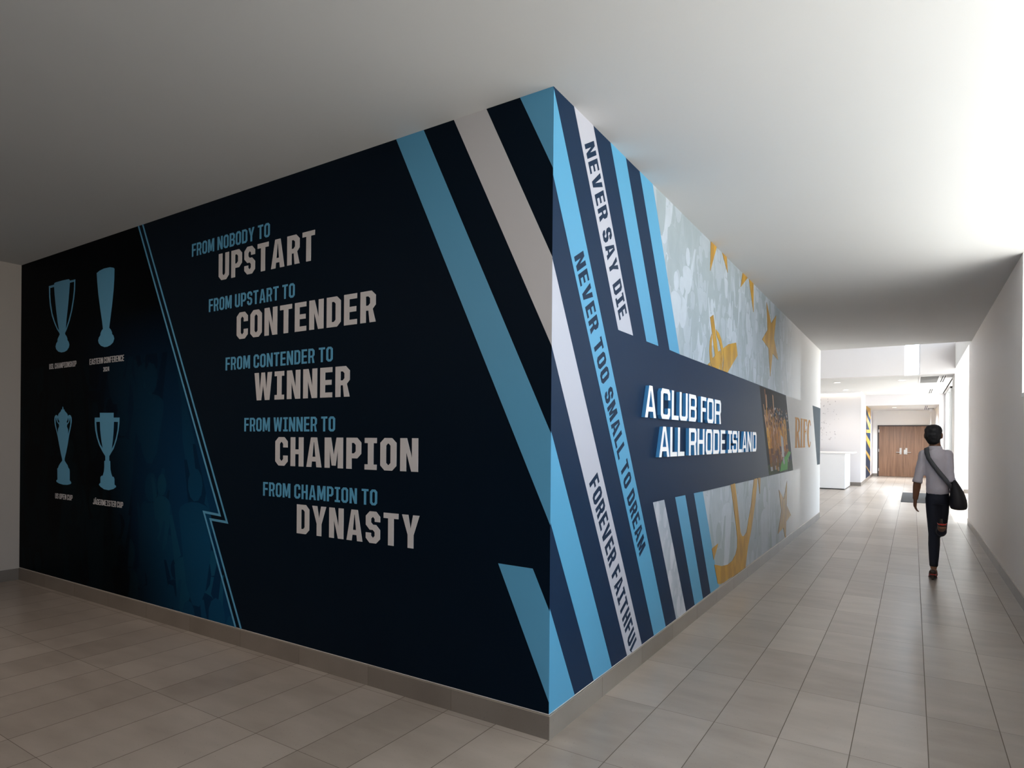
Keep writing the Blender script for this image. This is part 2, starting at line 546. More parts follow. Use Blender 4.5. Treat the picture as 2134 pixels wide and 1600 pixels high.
# ------------------------------------------------------------------ block lettering
def glyph(ch, w_, v, h, c):
    """octagon-cornered sans: outline loops in a w_ x 1 box; v, h stroke widths; c corner cut"""
    k = max(.02, c - min(v, h) * .5)
    cy = c * 1.0
    def octo(x0, x1, y0, y1, cc, which='tltrblbr'):
        p = []
        p += [(x0 + cc, y0), ] if 'bl' in which else [(x0, y0)]
        p += [(x1 - cc, y0), (x1, y0 + cc)] if 'br' in which else [(x1, y0)]
        p += [(x1, y1 - cc), (x1 - cc, y1)] if 'tr' in which else [(x1, y1)]
        p += [(x0 + cc, y1), (x0, y1 - cc)] if 'tl' in which else [(x0, y1)]
        if 'bl' in which:
            p.append((x0, y0 + cc))
        return p
    W = w_
    hole = lambda x0, x1, y0, y1, wh='tltrblbr': octo(x0, x1, y0, y1, min(k, (x1 - x0) * .45, (y1 - y0) * .45), wh)
    if ch in 'O0':
        return [[octo(0, W, 0, 1, c), hole(v, W - v, h, 1 - h)]]
    if ch == 'D':
        return [[octo(0, W, 0, 1, c, 'trbr'), hole(v, W - v, h, 1 - h, 'trbr')]]
    if ch == 'C':
        return [[[(W - c, 0), (c, 0), (0, c), (0, 1 - c), (c, 1), (W - c, 1), (W, 1 - c), (W, .64), (W - v, .64), (W - v, 1 - h - k), (W - v - k, 1 - h), (v + k, 1 - h), (v, 1 - h - k), (v, h + k), (v + k, h), (W - v - k, h), (W - v, h + k), (W - v, .36), (W, .36), (W, c)]]]
    if ch == 'G':
        return [[[(W - c, 0), (c, 0), (0, c), (0, 1 - c), (c, 1), (W - c, 1), (W, 1 - c), (W, .66), (W - v, .66), (W - v, 1 - h - k), (W - v - k, 1 - h), (v + k, 1 - h), (v, 1 - h - k), (v, h + k), (v + k, h), (W - v - k, h), (W - v, h + k), (W - v, .52 - h), (W * .52, .52 - h), (W * .52, .52), (W, .52), (W, c)]]]
    if ch == 'S':
        return [[[(W - v, .68), (W, .68), (W, 1 - c), (W - c, 1), (c, 1), (0, 1 - c), (0, .5 - h / 2 + c), (c, .5 - h / 2), (W - v - k, .5 - h / 2), (W - v, .5 - h / 2 - k), (W - v, h + k), (W - v - k, h), (v + k, h), (v, h + k), (v, .32), (0, .32), (0, c), (c, 0), (W - c, 0), (W, c), (W, .5 + h / 2 - c), (W - c, .5 + h / 2), (v + k, .5 + h / 2), (v, .5 + h / 2 + k), (v, 1 - h - k), (v + k, 1 - h), (W - v - k, 1 - h), (W - v, 1 - h - k)]]]
    if ch == 'U':
        return [[[(0, 1), (0, c), (c, 0), (W - c, 0), (W, c), (W, 1), (W - v, 1), (W - v, h + k), (W - v - k, h), (v + k, h), (v, h + k), (v, 1)]]]
    if ch == 'J':
        return [[[(W, 1), (W, c), (W - c, 0), (c, 0), (0, c), (0, .3), (v, .3), (v, h + k * .6), (v + k * .6, h), (W - v - k, h), (W - v, h + k), (W - v, 1)]]]
    if ch == 'L':
        return [[[(0, 0), (0, 1), (v, 1), (v, h), (W, h), (W, 0)]]]
    if ch == 'T':
        return [[[(W / 2 - v / 2, 0), (W / 2 - v / 2, 1 - h), (0, 1 - h), (0, 1), (W, 1), (W, 1 - h), (W / 2 + v / 2, 1 - h), (W / 2 + v / 2, 0)]]]
    if ch == 'I':
        a, b = W / 2 - v / 2, W / 2 + v / 2
        return [[[(0, 0), (0, h), (a, h), (a, 1 - h), (0, 1 - h), (0, 1), (W, 1), (W, 1 - h), (b, 1 - h), (b, h), (W, h), (W, 0)]]]
    if ch == 'i':
        return [[[(0, 0), (0, 1), (W, 1), (W, 0)]]]
    if ch == 'E':
        return [[[(0, 0), (0, 1), (W, 1), (W, 1 - h), (v, 1 - h), (v, .5 + h / 2), (W * .94, .5 + h / 2), (W * .94, .5 - h / 2), (v, .5 - h / 2), (v, h), (W, h), (W, 0)]]]
    if ch == 'F':
        return [[[(0, 0), (0, 1), (W, 1), (W, 1 - h), (v, 1 - h), (v, .5 + h / 2), (W * .94, .5 + h / 2), (W * .94, .5 - h / 2), (v, .5 - h / 2), (v, 0)]]]
    if ch == 'H':
        return [[[(0, 0), (0, 1), (v, 1), (v, .5 + h / 2), (W - v, .5 + h / 2), (W - v, 1), (W, 1), (W, 0), (W - v, 0), (W - v, .5 - h / 2), (v, .5 - h / 2), (v, 0)]]]
    if ch == 'N':
        return [[[(0, 0), (0, 1), (v * 1.1, 1), (W - v, .40), (W - v, 1), (W, 1), (W, 0), (W - v * 1.1, 0), (v, .60), (v, 0)]]]
    if ch == 'M':
        return [[[(0, 0), (0, 1), (v * 1.25, 1), (W / 2, .42), (W - v * 1.25, 1), (W, 1), (W, 0), (W - v, 0), (W - v, .62), (W / 2 + v * .38, .08), (W / 2 - v * .38, .08), (v, .62), (v, 0)]]]
    if ch == 'W':
        return [[[(0, 1), (v, 1), (.24 * W + .32 * v, .36), (.5 * W - .42 * v, 1), (.5 * W + .42 * v, 1), (.76 * W - .32 * v, .36), (W - v, 1), (W, 1), (W * .86, 0), (W * .86 - v * 1.05, 0), (.5 * W, .56), (W * .14 + v * 1.05, 0), (W * .14, 0)]]]
    if ch == 'V':
        return [[[(0, 1), (v * 1.08, 1), (W / 2, .30), (W - v * 1.08, 1), (W, 1), (W / 2 + v * .62, 0), (W / 2 - v * .62, 0)]]]
    if ch == 'Y':
        return [[[(0, 1), (v * 1.08, 1), (W / 2, .58), (W - v * 1.08, 1), (W, 1), (W / 2 + v / 2, .40), (W / 2 + v / 2, 0), (W / 2 - v / 2, 0), (W / 2 - v / 2, .40)]]]
    if ch in 'AÄ':
        a = v * .62
        xi = lambda y: v * 1.02 + (W / 2 - v * 1.02) * y / .9
        y0 = .19
        y1 = y0 + h * .95
        r = [[[(0, 0), (W / 2 - a, 1), (W / 2 + a, 1), (W, 0), (W - v * 1.02, 0), (W - xi(y0), y0), (xi(y0), y0), (v * 1.02, 0)],
              [(xi(y1), y1), (W - xi(y1), y1), (W / 2 + .012, .84), (W / 2 - .012, .84)]]]
        if ch == 'Ä':
            for q in (.22, .60):
                r.append([[(W * q, 1.07), (W * q, 1.21), (W * (q + .18), 1.21), (W * (q + .18), 1.07)]])
        return r
    if ch == 'R':
        return [[[(0, 0), (0, 1), (W - c, 1), (W, 1 - c), (W, .38 + c * 1.1), (W - c * .75, .42), (W, 0), (W - v * 1.08, 0), (W - v * 1.3, .38), (v, .38), (v, 0)],
                 hole(v, W - v, .38 + h * .95, 1 - h, 'trbr')]]
    if ch == 'P':
        return [[[(0, 0), (0, 1), (W - c, 1), (W, 1 - c), (W, .34 + c), (W - c, .34), (v, .34), (v, 0)], hole(v, W - v, .34 + h * .95, 1 - h, 'trbr')]]
    if ch == 'B':
        return [[[(0, 0), (0, 1), (W - c, 1), (W, 1 - c), (W, .5 + c * .7), (W - c * .5, .5), (W, .5 - c * .7), (W, c), (W - c, 0)],
                 hole(v, W - v, .5 + h * .42, 1 - h, 'trbr'), hole(v, W - v, h, .5 - h * .42, 'trbr')]]
    if ch == '2':
        return [[[(0, .68), (0, 1 - c), (c, 1), (W - c, 1), (W, 1 - c), (W, .58), (v + .08, h), (W, h), (W, 0), (0, 0), (0, h * .95), (W - v, .60), (W - v, 1 - h), (v, 1 - h), (v, .68)]]]
    if ch == '4':
        s = W * .60
        return [[[(s, 0), (s, .2), (0, .2), (0, .2 + h), (W * .40, 1), (s + v, 1), (s + v, .2 + h), (W, .2 + h), (W, .2), (s + v, .2), (s + v, 0)], [(v * .9, .2 + h), (s, .2 + h), (s, .86)]]]
    return []

WIDE = {'A': 1.12, 'Ä': 1.12, 'M': 1.30, 'W': 1.50, 'I': .78, 'L': .84, 'E': .88, 'F': .86, 'J': .86, 'T': .96, 'Y': 1.08, 'V': 1.08, 'N': 1.06, 'S': .97}

def line_loops(text, width, height, stroke, gap, word, corner=.15, base=.5):
    """letters laid out to fill width x height exactly; returns [(char, loops)] in metres"""
    adv, items = 0, []
    for ch in text:
        if ch == ' ':
            adv += word - gap
            continue
        gw = base * WIDE.get(ch, 1)
        items.append((ch, adv, gw))
        adv += gw + gap
    total = items[-1][1] + items[-1][2]
    sx = width / total
    res = []
    for ch, x, gw in items:
        vv = stroke * base / .5
        for loops in glyph(ch, gw, vv, stroke * .92, corner * base / .5 if base < .5 else corner):
            res.append((ch, [[((x + p[0]) * sx, p[1] * height) for p in l] for l in loops]))
    return res

# ------------------------------------------------------------------ measured layout of the printed walls (metres)
FRONT_TEXT = {'FROM NOBODY TO': (-4.5366,-3.6239,2.7845,2.8789),'UPSTART': (-4.1968,-3.1761,2.5635,2.753),'FROM UPSTART TO': (-4.314,-3.3655,2.3505,2.4434),'CONTENDER': (-3.9786,-2.6437,2.1257,2.3106),'FROM CONTENDER TO': (-4.1049,-3.0049,1.9163,2.0072),'WINNER': (-3.7739,-2.8544,1.6951,1.8806),'FROM WINNER TO': (-3.883,-2.9795,1.4851,1.5778),'CHAMPION': (-3.5471,-2.3106,1.2613,1.448),'FROM CHAMPION TO': (-3.6719,-2.6206,1.0546,1.1469),'DYNASTY': (-3.3265,-2.2971,0.8336,1.0186),'USL CHAMPIONSHIP': (-6.9086,-6.3642,2.0722,2.1223),'EASTERN CONFERENCE': (-6.1109,-5.5194,2.069,2.1207),'2024': (-5.8657,-5.7646,1.998,2.0358),'US OPEN CUP': (-6.7598,-6.4164,0.8574,0.9066),'JÄGERMEISTER CUP': (-6.0294,-5.5165,0.8491,0.8981)}
TROPHIES = [[[(-6.9287,2.8639),(-6.8179,2.8643),(-6.815,2.8766),(-6.787,2.8815),(-6.6409,2.8817),(-6.5283,2.8775),(-6.5089,2.8715),(-6.5028,2.8611),(-6.396,2.8589),(-6.3988,2.771),(-6.4149,2.6914),(-6.4496,2.5862),(-6.4995,2.4955),(-6.5576,2.4183),(-6.5901,2.39),(-6.5839,2.3757),(-6.5566,2.3562),(-6.5413,2.3343),(-6.541,2.3219),(-6.5139,2.3013),(-6.5017,2.2764),(-6.5101,2.253),(-6.5469,2.2281),(-6.5992,2.2172),(-6.6598,2.2164),(-6.7213,2.2283),(-6.765,2.2537),(-6.7779,2.2792),(-6.7644,2.3063),(-6.7384,2.3233),(-6.7357,2.3462),(-6.7084,2.372),(-6.6933,2.3847),(-6.7012,2.3994),(-6.7481,2.4348),(-6.8036,2.496),(-6.86,2.5721),(-6.9013,2.6686),(-6.9221,2.7634)],[(-6.9044,2.8432),(-6.8176,2.8431),(-6.8052,2.764),(-6.7748,2.634),(-6.7384,2.5041),(-6.7046,2.4192),(-6.7484,2.4524),(-6.8008,2.5169),(-6.8526,2.5996),(-6.8892,2.7028),(-6.9035,2.7897)],[(-6.5025,2.8419),(-6.4145,2.8409),(-6.419,2.7599),(-6.4365,2.6803),(-6.4715,2.5817),(-6.5216,2.4907),(-6.5756,2.4199),(-6.5623,2.5152),(-6.5346,2.6363),(-6.5157,2.7509)]],[[(-5.9946,2.861),(-5.9455,2.8751),(-5.8666,2.8836),(-5.763,2.88),(-5.7056,2.8675),(-5.689,2.857),(-5.6914,2.7737),(-5.7025,2.6737),(-5.7259,2.5495),(-5.7534,2.4377),(-5.7702,2.3659),(-5.7418,2.3475),(-5.7223,2.3236),(-5.7221,2.3109),(-5.6964,2.2929),(-5.6834,2.2665),(-5.7019,2.2363),(-5.7461,2.2173),(-5.8037,2.2069),(-5.8491,2.2076),(-5.9084,2.2228),(-5.9486,2.2485),(-5.9596,2.2721),(-5.9467,2.2971),(-5.9205,2.3144),(-5.9168,2.3335),(-5.8974,2.3545),(-5.8765,2.3657),(-5.892,2.4316),(-5.9269,2.5451),(-5.9621,2.6724),(-5.984,2.7858)]],[[(-6.6208,1.7148),(-6.6105,1.6983),(-6.6089,1.6872),(-6.589,1.6855),(-6.5817,1.6718),(-6.5533,1.6583),(-6.5278,1.6418),(-6.5163,1.6223),(-6.5108,1.6274),(-6.4901,1.6348),(-6.4623,1.6293),(-6.4454,1.6086),(-6.4435,1.5765),(-6.4564,1.5254),(-6.4737,1.4869),(-6.4937,1.4418),(-6.5174,1.3643),(-6.547,1.2929),(-6.577,1.234),(-6.5766,1.2145),(-6.5453,1.1927),(-6.517,1.1741),(-6.5026,1.152),(-6.4816,1.1411),(-6.4743,1.1208),(-6.4729,1.0386),(-6.452,1.0286),(-6.4421,1.0162),(-6.4516,1.0062),(-6.5139,0.9956),(-6.5983,0.993),(-6.6842,1.0009),(-6.7351,1.0131),(-6.7397,1.026),(-6.7166,1.0369),(-6.7213,1.1385),(-6.704,1.1456),(-6.6942,1.1623),(-6.6658,1.1861),(-6.6234,1.2133),(-6.6236,1.2263),(-6.6532,1.2844),(-6.6876,1.3624),(-6.7208,1.4408),(-6.7508,1.4934),(-6.781,1.5463),(-6.7921,1.5927),(-6.7852,1.6223),(-6.7679,1.6353),(-6.7461,1.637),(-6.727,1.6302),(-6.7182,1.6215),(-6.707,1.6444),(-6.6813,1.6604),(-6.6557,1.673),(-6.6531,1.686),(-6.6303,1.6876),(-6.629,1.6986)],[(-6.7659,1.6056),(-6.7544,1.6141),(-6.7482,1.5922),(-6.7332,1.5704),(-6.6938,1.5472),(-6.692,1.5294),(-6.7133,1.5065),(-6.7183,1.4606),(-6.7438,1.5066),(-6.7666,1.5594)],[(-6.7251,1.6052),(-6.7151,1.6116),(-6.7061,1.5918),(-6.6871,1.5786),(-6.6912,1.5642),(-6.7129,1.5689),(-6.7277,1.5855)],[(-6.4652,1.5549),(-6.4851,1.5036),(-6.5079,1.4585),(-6.5143,1.5036),(-6.5356,1.5263),(-6.5345,1.5437),(-6.4972,1.566),(-6.4837,1.5872),(-6.4785,1.6083),(-6.4673,1.5998)],[(-6.5031,1.5809),(-6.5167,1.5649),(-6.5376,1.5605),(-6.5421,1.5748),(-6.5241,1.5875),(-6.516,1.6068),(-6.5062,1.6003)]],[[(-5.9187,1.6452),(-5.6843,1.6416),(-5.6836,1.6012),(-5.585,1.6),(-5.5864,1.5459),(-5.6007,1.487),(-5.631,1.4101),(-5.6771,1.3385),(-5.7241,1.299),(-5.7513,1.2745),(-5.7507,1.2356),(-5.735,1.233),(-5.7303,1.1645),(-5.7154,1.1292),(-5.6971,1.103),(-5.6733,1.101),(-5.6612,1.0837),(-5.6593,1.0363),(-5.6368,1.0285),(-5.6342,1.0168),(-5.6776,0.9986),(-5.7551,0.9852),(-5.8341,0.989),(-5.8959,1.0072),(-5.9248,1.0229),(-5.9175,1.0336),(-5.899,1.0405),(-5.8997,1.089),(-5.8851,1.1017),(-5.858,1.1058),(-5.839,1.1428),(-5.8335,1.1792),(-5.8343,1.2305),(-5.8173,1.2351),(-5.8179,1.2731),(-5.8638,1.3084),(-5.9266,1.3651),(-5.9715,1.4319),(-5.9977,1.4931),(-6.0088,1.5545),(-6.0096,1.6049),(-5.918,1.6038)],[(-5.9838,1.5666),(-5.9174,1.5673),(-5.91,1.4931),(-5.8927,1.4202),(-5.8642,1.3368),(-5.908,1.3714),(-5.9463,1.4259),(-5.9725,1.4931)],[(-5.6771,1.5654),(-5.6077,1.5637),(-5.6126,1.5047),(-5.6373,1.4338),(-5.6717,1.3742),(-5.7103,1.3338),(-5.6958,1.3977),(-5.6829,1.4811)]]]
FRONT_STRIPES = [[(-2.4976,3.1582),(-1.461,1.0119),(-2.2975,3.1664),(-1.4663,1.4649)],[(-2.083,3.1594),(-1.4769,1.9099),(-1.8702,3.1569),(-1.4808,2.3462)],[(-1.6629,3.1522),(-1.4901,2.7938),(-1.5013,3.1572),(-1.4556,3.0629)],[(-1.772,0.816),(-1.4451,0.1223),(-1.5679,0.8132),(-1.4523,0.5765)]]
ZIGZAG = [[(-5.3224,3.1848),(-4.1598,0.8882),(-4.3587,0.8977),(-3.9747,0.1391)],[(-5.2578,3.1853),(-4.0746,0.8442),(-4.2759,0.85),(-3.9127,0.1381)]]
RIGHT_STRIPES = {'blue_top': [(2.6236,2.7783),(4.1193,0.1062),(2.6618,3.1271),(4.3587,0.1098)],'white_forever': [(2.647,1.9086),(3.6507,0.0953),(2.64,2.3415),(3.9009,0.0921)],'blue_mid': [(2.6744,1.0085),(3.1718,0.0969),(2.6671,1.4626),(3.4184,0.0947)],'blue_corner': [(2.7081,0.0954),(2.7252,0.0672),(2.6888,0.5676),(2.9409,0.0953)],'white_never': [(2.8851,3.1204),(3.4606,2.0974),(3.1157,3.1174),(3.6929,2.0965)],'blue_u2': [(3.3457,3.1165),(3.9265,2.0921),(3.5759,3.1113),(4.1538,2.0913)],'blue_u3': [(3.8052,3.1095),(4.3866,2.0937),(4.0406,3.1103),(4.6188,2.0894)],'grey_l1': [(4.0715,1.0285),(4.5946,0.1029),(4.2975,1.0282),(4.8344,0.1032)],'blue_l2': [(4.5394,1.0283),(5.0634,0.1087),(4.7813,1.0264),(5.2975,0.1099)],'blue_l3': [(5.0072,1.0252),(5.5357,0.106),(5.2585,1.0234),(5.809,0.1071)]}
BAND = [(4.6188,2.0894),(9.2772,2.0718),(9.9286,1.0184),(5.2567,1.0235)]
BAND_L = [(4.3866,2.0937),(3.4606,2.098),(4.0714,1.0285)]
TEAM = [(7.4984,2.077),(9.2772,2.0718),(9.9286,1.0184),(8.1111,1.0253)]
BAND2 = [(11.9876,2.0654),(13.0219,2.0645),(13.1599,1.0141),(12.6657,1.0157)]
RIFC = [(10.058,1.8036),(10.1119,1.3439),(11.8019,1.8002),(11.8277,1.3444)]
STRIPE_TEXT = {'NEVER SAY DIE': [(2.9916,3.0056),(3.4782,2.1556),(3.1152,3.0497)],'NEVER TOO SMALL TO DREAM': [(2.8808,2.3843),(3.834,0.6998),(2.9914,2.4317)],'FOREVER FAITHFUL': [(3.0794,1.2101),(3.7042,0.0936),(3.1882,1.2563)]}
SLOGAN = {'A CLUB FOR': [(3.8455,1.5896),(3.8839,1.7973),(5.7173,1.8136),(5.7302,1.6011)],'ALL RHODE ISLAND': [(4.1189,1.3267),(4.1608,1.5326),(7.2408,1.5494),(7.2485,1.3394)],'marks1': [3.8455,4.051,4.1428,4.337,4.3713,4.5275,4.5496,4.745,4.78,4.9789,5.0978,5.2516,5.2855,5.4853,5.5178,5.7287],'marks2': [4.1167,4.3277,4.3441,4.4987,4.5161,4.6719,4.7852,4.9809,5.0102,5.2072,5.25,5.4475,5.4776,5.6794,5.7226,5.8852,5.9894,6.1384,6.1581,6.356,6.3927,6.5542,6.568,6.7752,6.7986,7.0004,7.047,7.2457]}
STARS = [[(5.4424,3.1095),(5.6285,3.0992),(5.4281,2.8979)],[(5.8176,3.105),(5.982,3.1004),(6.0249,3.0167)],[(6.6256,3.1014),(6.8577,3.0926),(6.5488,2.9911)],[(6.924,3.1009),(7.1475,3.0966),(7.1566,2.8448)],[(7.8751,3.0849),(8.1649,2.8815),(8.4884,3.0355),(8.3549,2.727),(8.6474,2.4895),(8.2703,2.5282),(8.1292,2.2327),(8.0212,2.5598),(7.6346,2.6146),(7.9464,2.7708)],[(9.4069,0.8917),(9.3949,0.5544),(9.7505,0.3854),(9.3572,0.3312),(9.3481,0.0827),(9.2871,0.0884),(9.1333,0.2757),(8.7285,0.2406),(8.9817,0.5113),(8.7826,0.8095),(9.1555,0.6568)]]
ANCHOR = [[(5.436,2.5021),(5.5348,2.5392),(5.7014,2.2353),(5.7749,2.2597),(5.8026,2.2162),(5.7928,2.1662),(5.7353,2.0854),(5.5689,2.0872),(5.5539,2.1215),(5.5249,2.1578),(5.6013,2.1929)],[(5.4842,2.3676),(5.5058,2.3361),(5.4935,2.2831),(5.4954,2.218),(5.5249,2.1559),(5.5831,2.0867),(5.4922,2.0888),(5.4396,2.1372),(5.4204,2.2181),(5.435,2.2985)],[(5.6231,2.4258),(5.722,2.4098),(5.8095,2.3638),(5.8691,2.293),(5.8834,2.2057),(5.841,2.0809),(5.7652,2.0825),(5.8111,2.1878),(5.8049,2.2653),(5.7466,2.3309),(5.6607,2.374)],[(5.877,2.289),(6.0741,2.3544),(6.3716,2.4092),(6.4339,2.2892),(6.0419,2.0798),(5.8679,2.0805),(5.907,2.1984)],[(5.3706,2.0884),(5.4402,2.1169),(5.4718,2.0849)],[(6.2037,1.0241),(6.3717,1.0284),(6.4646,0.8545),(6.6197,0.5184),(6.6765,0.4788),(6.7411,0.4586),(6.8098,0.4621),(6.9066,0.488),(6.9829,0.5904),(7.1208,0.7575),(7.247,1.0257),(7.4324,1.0278),(7.3346,0.7768),(7.1305,0.4837),(6.9721,0.3239),(6.8895,0.1854),(6.8612,0.0976),(6.4364,0.1064),(6.3497,0.1196),(6.1504,0.1316),(5.9621,0.1312),(5.8416,0.141),(5.7537,0.1616),(5.6351,0.3525),(5.8965,0.2955),(6.1139,0.2735),(6.2938,0.2806),(6.4293,0.3254),(6.4907,0.3832),(6.495,0.4664),(6.4302,0.6162),(6.2921,0.8599)],[(5.5484,0.5043),(5.7574,0.5211),(5.6116,0.3984)],[(7.4595,1.0283),(7.5982,1.0254),(7.5677,0.8427)]]


def clip_convex(poly, region):
    """part of a polygon inside a convex region"""
    ar = sum(region[i][0] * region[(i + 1) % len(region)][1] - region[(i + 1) % len(region)][0] * region[i][1] for i in range(len(region)))
    reg = region if ar > 0 else region[::-1]
    for i in range(len(reg)):
        a, b = reg[i], reg[(i + 1) % len(reg)]
        side = lambda p: (b[0] - a[0]) * (p[1] - a[1]) - (b[1] - a[1]) * (p[0] - a[0])
        out = []
        for j, p in enumerate(poly):
            q = poly[(j + 1) % len(poly)]
            sp_, sq = side(p), side(q)
            if sp_ >= 0:
                out.append(p)
            if (sp_ > 0) != (sq > 0) and abs(sp_ - sq) > 1e-12:
                t = sp_ / (sp_ - sq)
                out.append(lerp(p, q, t))
        poly = out
        if len(poly) < 3:
            return []
    return poly

def crowd_figures(bm, region, count, rr, place, d, seed, tall=1.0, arms=.55):
    """flat overlapping supporters: head, shoulders, raised arms, in three tones of ink"""
    rnd = random.Random(seed)
    xs, zs = [p[0] for p in region], [p[1] for p in region]
    for i in range(count):
        x, z = rnd.uniform(min(xs), max(xs)), rnd.uniform(min(zs) - .1, max(zs) + .25)
        r = rnd.uniform(*rr)
        tone = rnd.choice((0, 0, 1, 1, 2))
        lean = rnd.uniform(-.3, .3)
        pieces = [[(x + r * math.cos(6.2832 * k / 11), z + r * 1.3 * math.sin(6.2832 * k / 11)) for k in range(11)]]
        b = r * rnd.uniform(1.5, 2.3)
        h_ = r * rnd.uniform(4, 7) * tall
        pieces.append([(x + b * math.cos(t) * (1 if t < 3.2 else .92) + (lean * r if t > 3.2 else 0), z - r * 1.32 - (r * .95 if math.sin(t) > 0 else 0) * (1 - math.sin(t)) - (0 if math.sin(t) > 0 else r * .95 - (h_ - r * 2.3) * math.sin(t))) for t in [6.2832 * k / 14 for k in range(14)]])
        for s_ in (-1, 1):
            if rnd.random() < arms:
                ex = x + s_ * b * rnd.uniform(1.0, 1.5)
                zt = z + r * rnd.uniform(.8, 2.4)
                pieces.append([(x + s_ * b, z - r * 2.1), (x + s_ * b * .55, z - r * 1.32), (ex - s_ * r * .2, zt), (ex + s_ * r * .3, zt)])
        dd = d + 2.5e-6 * (i + 1)
        for pc in pieces:
            pc = clip_convex(pc, region)
            if len(pc) > 2:
                slab(bm, [pc], place, d, dd, tone, sides=False)

# ------------------------------------------------------------------ room shell
LX = -7.553                     # left end of the trophy wall
YE = 13.07                      # end of the striped wall and of the low ceiling
WX = .821                       # right wall of the corridor
CZ = 3.151
TZ = 4.9                        # tall void between the corridor and the lobby
LZ = 3.06                       # lobby ceiling
bm = BM((-7.9, 2.5, -4.6, 30.9, -.2, 0))
struct('floor', bm, M['floor'])
bm = BM((-7.9, 1.25, -4.6, 2.7, CZ, CZ + .25), (-7.9, 1.25, 2.7, YE, CZ, CZ + .25))
struct('ceiling', bm, M['ceil'])
struct('wall_front', BM((LX - .2, XR, YF, YF + .2, 0, CZ)), M['wall'])
struct('wall_corridor_left', BM((XR - .2, XR, YF + .2, YE, 0, CZ)), M['wall'])
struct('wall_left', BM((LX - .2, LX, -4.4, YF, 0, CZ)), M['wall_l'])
struct('wall_back', BM((LX - .2, 1.2, -4.6, -4.4, 0, CZ)), M['wall'])
WY = 7.20                       # far jamb of the high window
WN = 1.05                       # its near jamb
SILL = 1.885
RE = 13.60                      # end of the corridor's right wall
struct('wall_right', BM((WX, 1.15, -4.4, .9, 0, SILL), (WX, 1.15, 2.7, WY, 0, SILL), (WX, 1.15, WY, RE, 0, CZ), (WX, 1.15, -4.4, WN, SILL, CZ)), M['wall_r'])
# high strip window in the right wall: white frame, mullions, panes
wb = bmesh.new()
for b in ((1.06, 1.13, WN, WY, SILL, SILL + .05), (1.06, 1.13, WN, WY, CZ - .05, CZ)):
    box(wb, *b)
for y in (WN, 2.58, 4.11, 5.65, WY - .05):
    box(wb, 1.06, 1.13, y, y + .05, SILL + .05, CZ - .05)
win1 = struct('window_1', wb, M['white'])
obj('window_sill', BM((WX - .005, 1.06, 2.7, WY, SILL - .03, SILL + .004)), M['white'], win1)
# glazing below it, added out of view to brighten floor and lower prints
wb = bmesh.new()
for y in (.9, 1.77, 2.64):
    box(wb, 1.06, 1.13, y, y + .06, 0, SILL)
for z in (0, .95):
    box(wb, 1.06, 1.13, 0.96, 2.64, z, z + .07)
side_glazing = struct('added_side_glazing', wb, M['alu'])
obj('pane', BM((1.09, 1.10, 0.96, 2.64, .07, SILL)), M['glass'], side_glazing)
portal('added_glazing_daylight', (1.16, 1.8, .95), (-1, 0, 0), 1.75, 1.85)
obj('pane', BM((1.09, 1.10, WN, WY, SILL + .05, CZ - .05)), M['glass'], win1)
# unseen slabs added outside to keep direct sun out of the windows
struct('added_sun_shade', BM((1.15, 2.9, -4.4, 8.5, CZ + .15, CZ + .3), (1.15, 2.9, 8.5, RE - .3, CZ + .15, CZ + .3), (1.0, 3.0, RE - .1, 18.3, TZ, TZ + .15), (1.05, 3.2, 22.1, 25.5, LZ + .02, LZ + .2)), M['wall'])
portal('high_window_daylight', (1.16, (WY + WN) / 2, (SILL + CZ) / 2), (-1, 0, 0), WY - WN, CZ - SILL)

# lobby beyond the corridor


VZ = 2.73                       # vestibule ceiling
BY = 17.9                       # bulkhead across the end of the void
struct('wall_void_left', BM((-6.2, -6.0, YE - .2, BY, 0, TZ)), M['wall'])
struct('wall_void_near', BM((-6.2, XR - .2, YE - .2, YE, 0, TZ), (XR - .2, 1.25, YE - .1, YE, CZ + .25, TZ)), M['wall'])
struct('ceiling_void', BM((-6.2, 1.25, YE - .2, BY + .2, TZ, TZ + .2)), M['ceil'])
struct('wall_bulkhead', BM((-6.2, -.19, BY, BY + .2, LZ, TZ), (.13, 1.1, BY, BY + .2, LZ, TZ)), M['wall_b'])
win4 = struct('window_4', BM((-.19, -.17, BY + .1, BY + .14, LZ + .02, TZ), (.11, .13, BY + .1, BY + .14, LZ + .02, TZ), (-.19, .13, BY + .1, BY + .14, LZ, LZ + .02)), M['white'])
obj('pane', BM((-.17, .11, BY + .115, BY + .125, LZ + .02, TZ)), M['glass'], win4)
struct('ceiling_lobby', BM((-6.2, .85, BY + .2, 25.3, LZ, LZ + .02)), M['ceil'])
CW = 23.28
struct('wall_lobby', BM((-6.2, -1.42, CW, CW + .2, 0, LZ)), M['wall_b'])
struct('wall_lobby_return', BM((-1.62, -1.42, CW + .2, 30.4, 0, LZ)), M['wall_b'])
struct('wall_lobby_left', BM((-6.2, -6.0, BY, CW, 0, LZ)), M['wall'])
struct('wall_header', BM((-1.42, .73, 25.3, 25.5, 2.705, LZ), (.73, .9, 25.3, 25.5, 0, LZ)), M['wall_b'])
struct('ceiling_vestibule', BM((-1.42, .73, 25.5, 30.4, VZ, VZ + .2)), M['ceil'])
struct('wall_vestibule_right', BM((.73, .9, 25.5, 30.4, 0, VZ)), M['wall'])
DX0, DX1, DH = -1.25, .60, 2.13
struct('wall_end', BM((-1.62, DX0, 30.4, 30.6, 0, LZ), (DX1, .9, 30.4, 30.6, 0, LZ), (DX0, DX1, 30.4, 30.6, DH, LZ), (-1.62, .9, 30.62, 30.7, 0, LZ)), M['wall'])  # last slab added behind the doors to block daylight in their gap
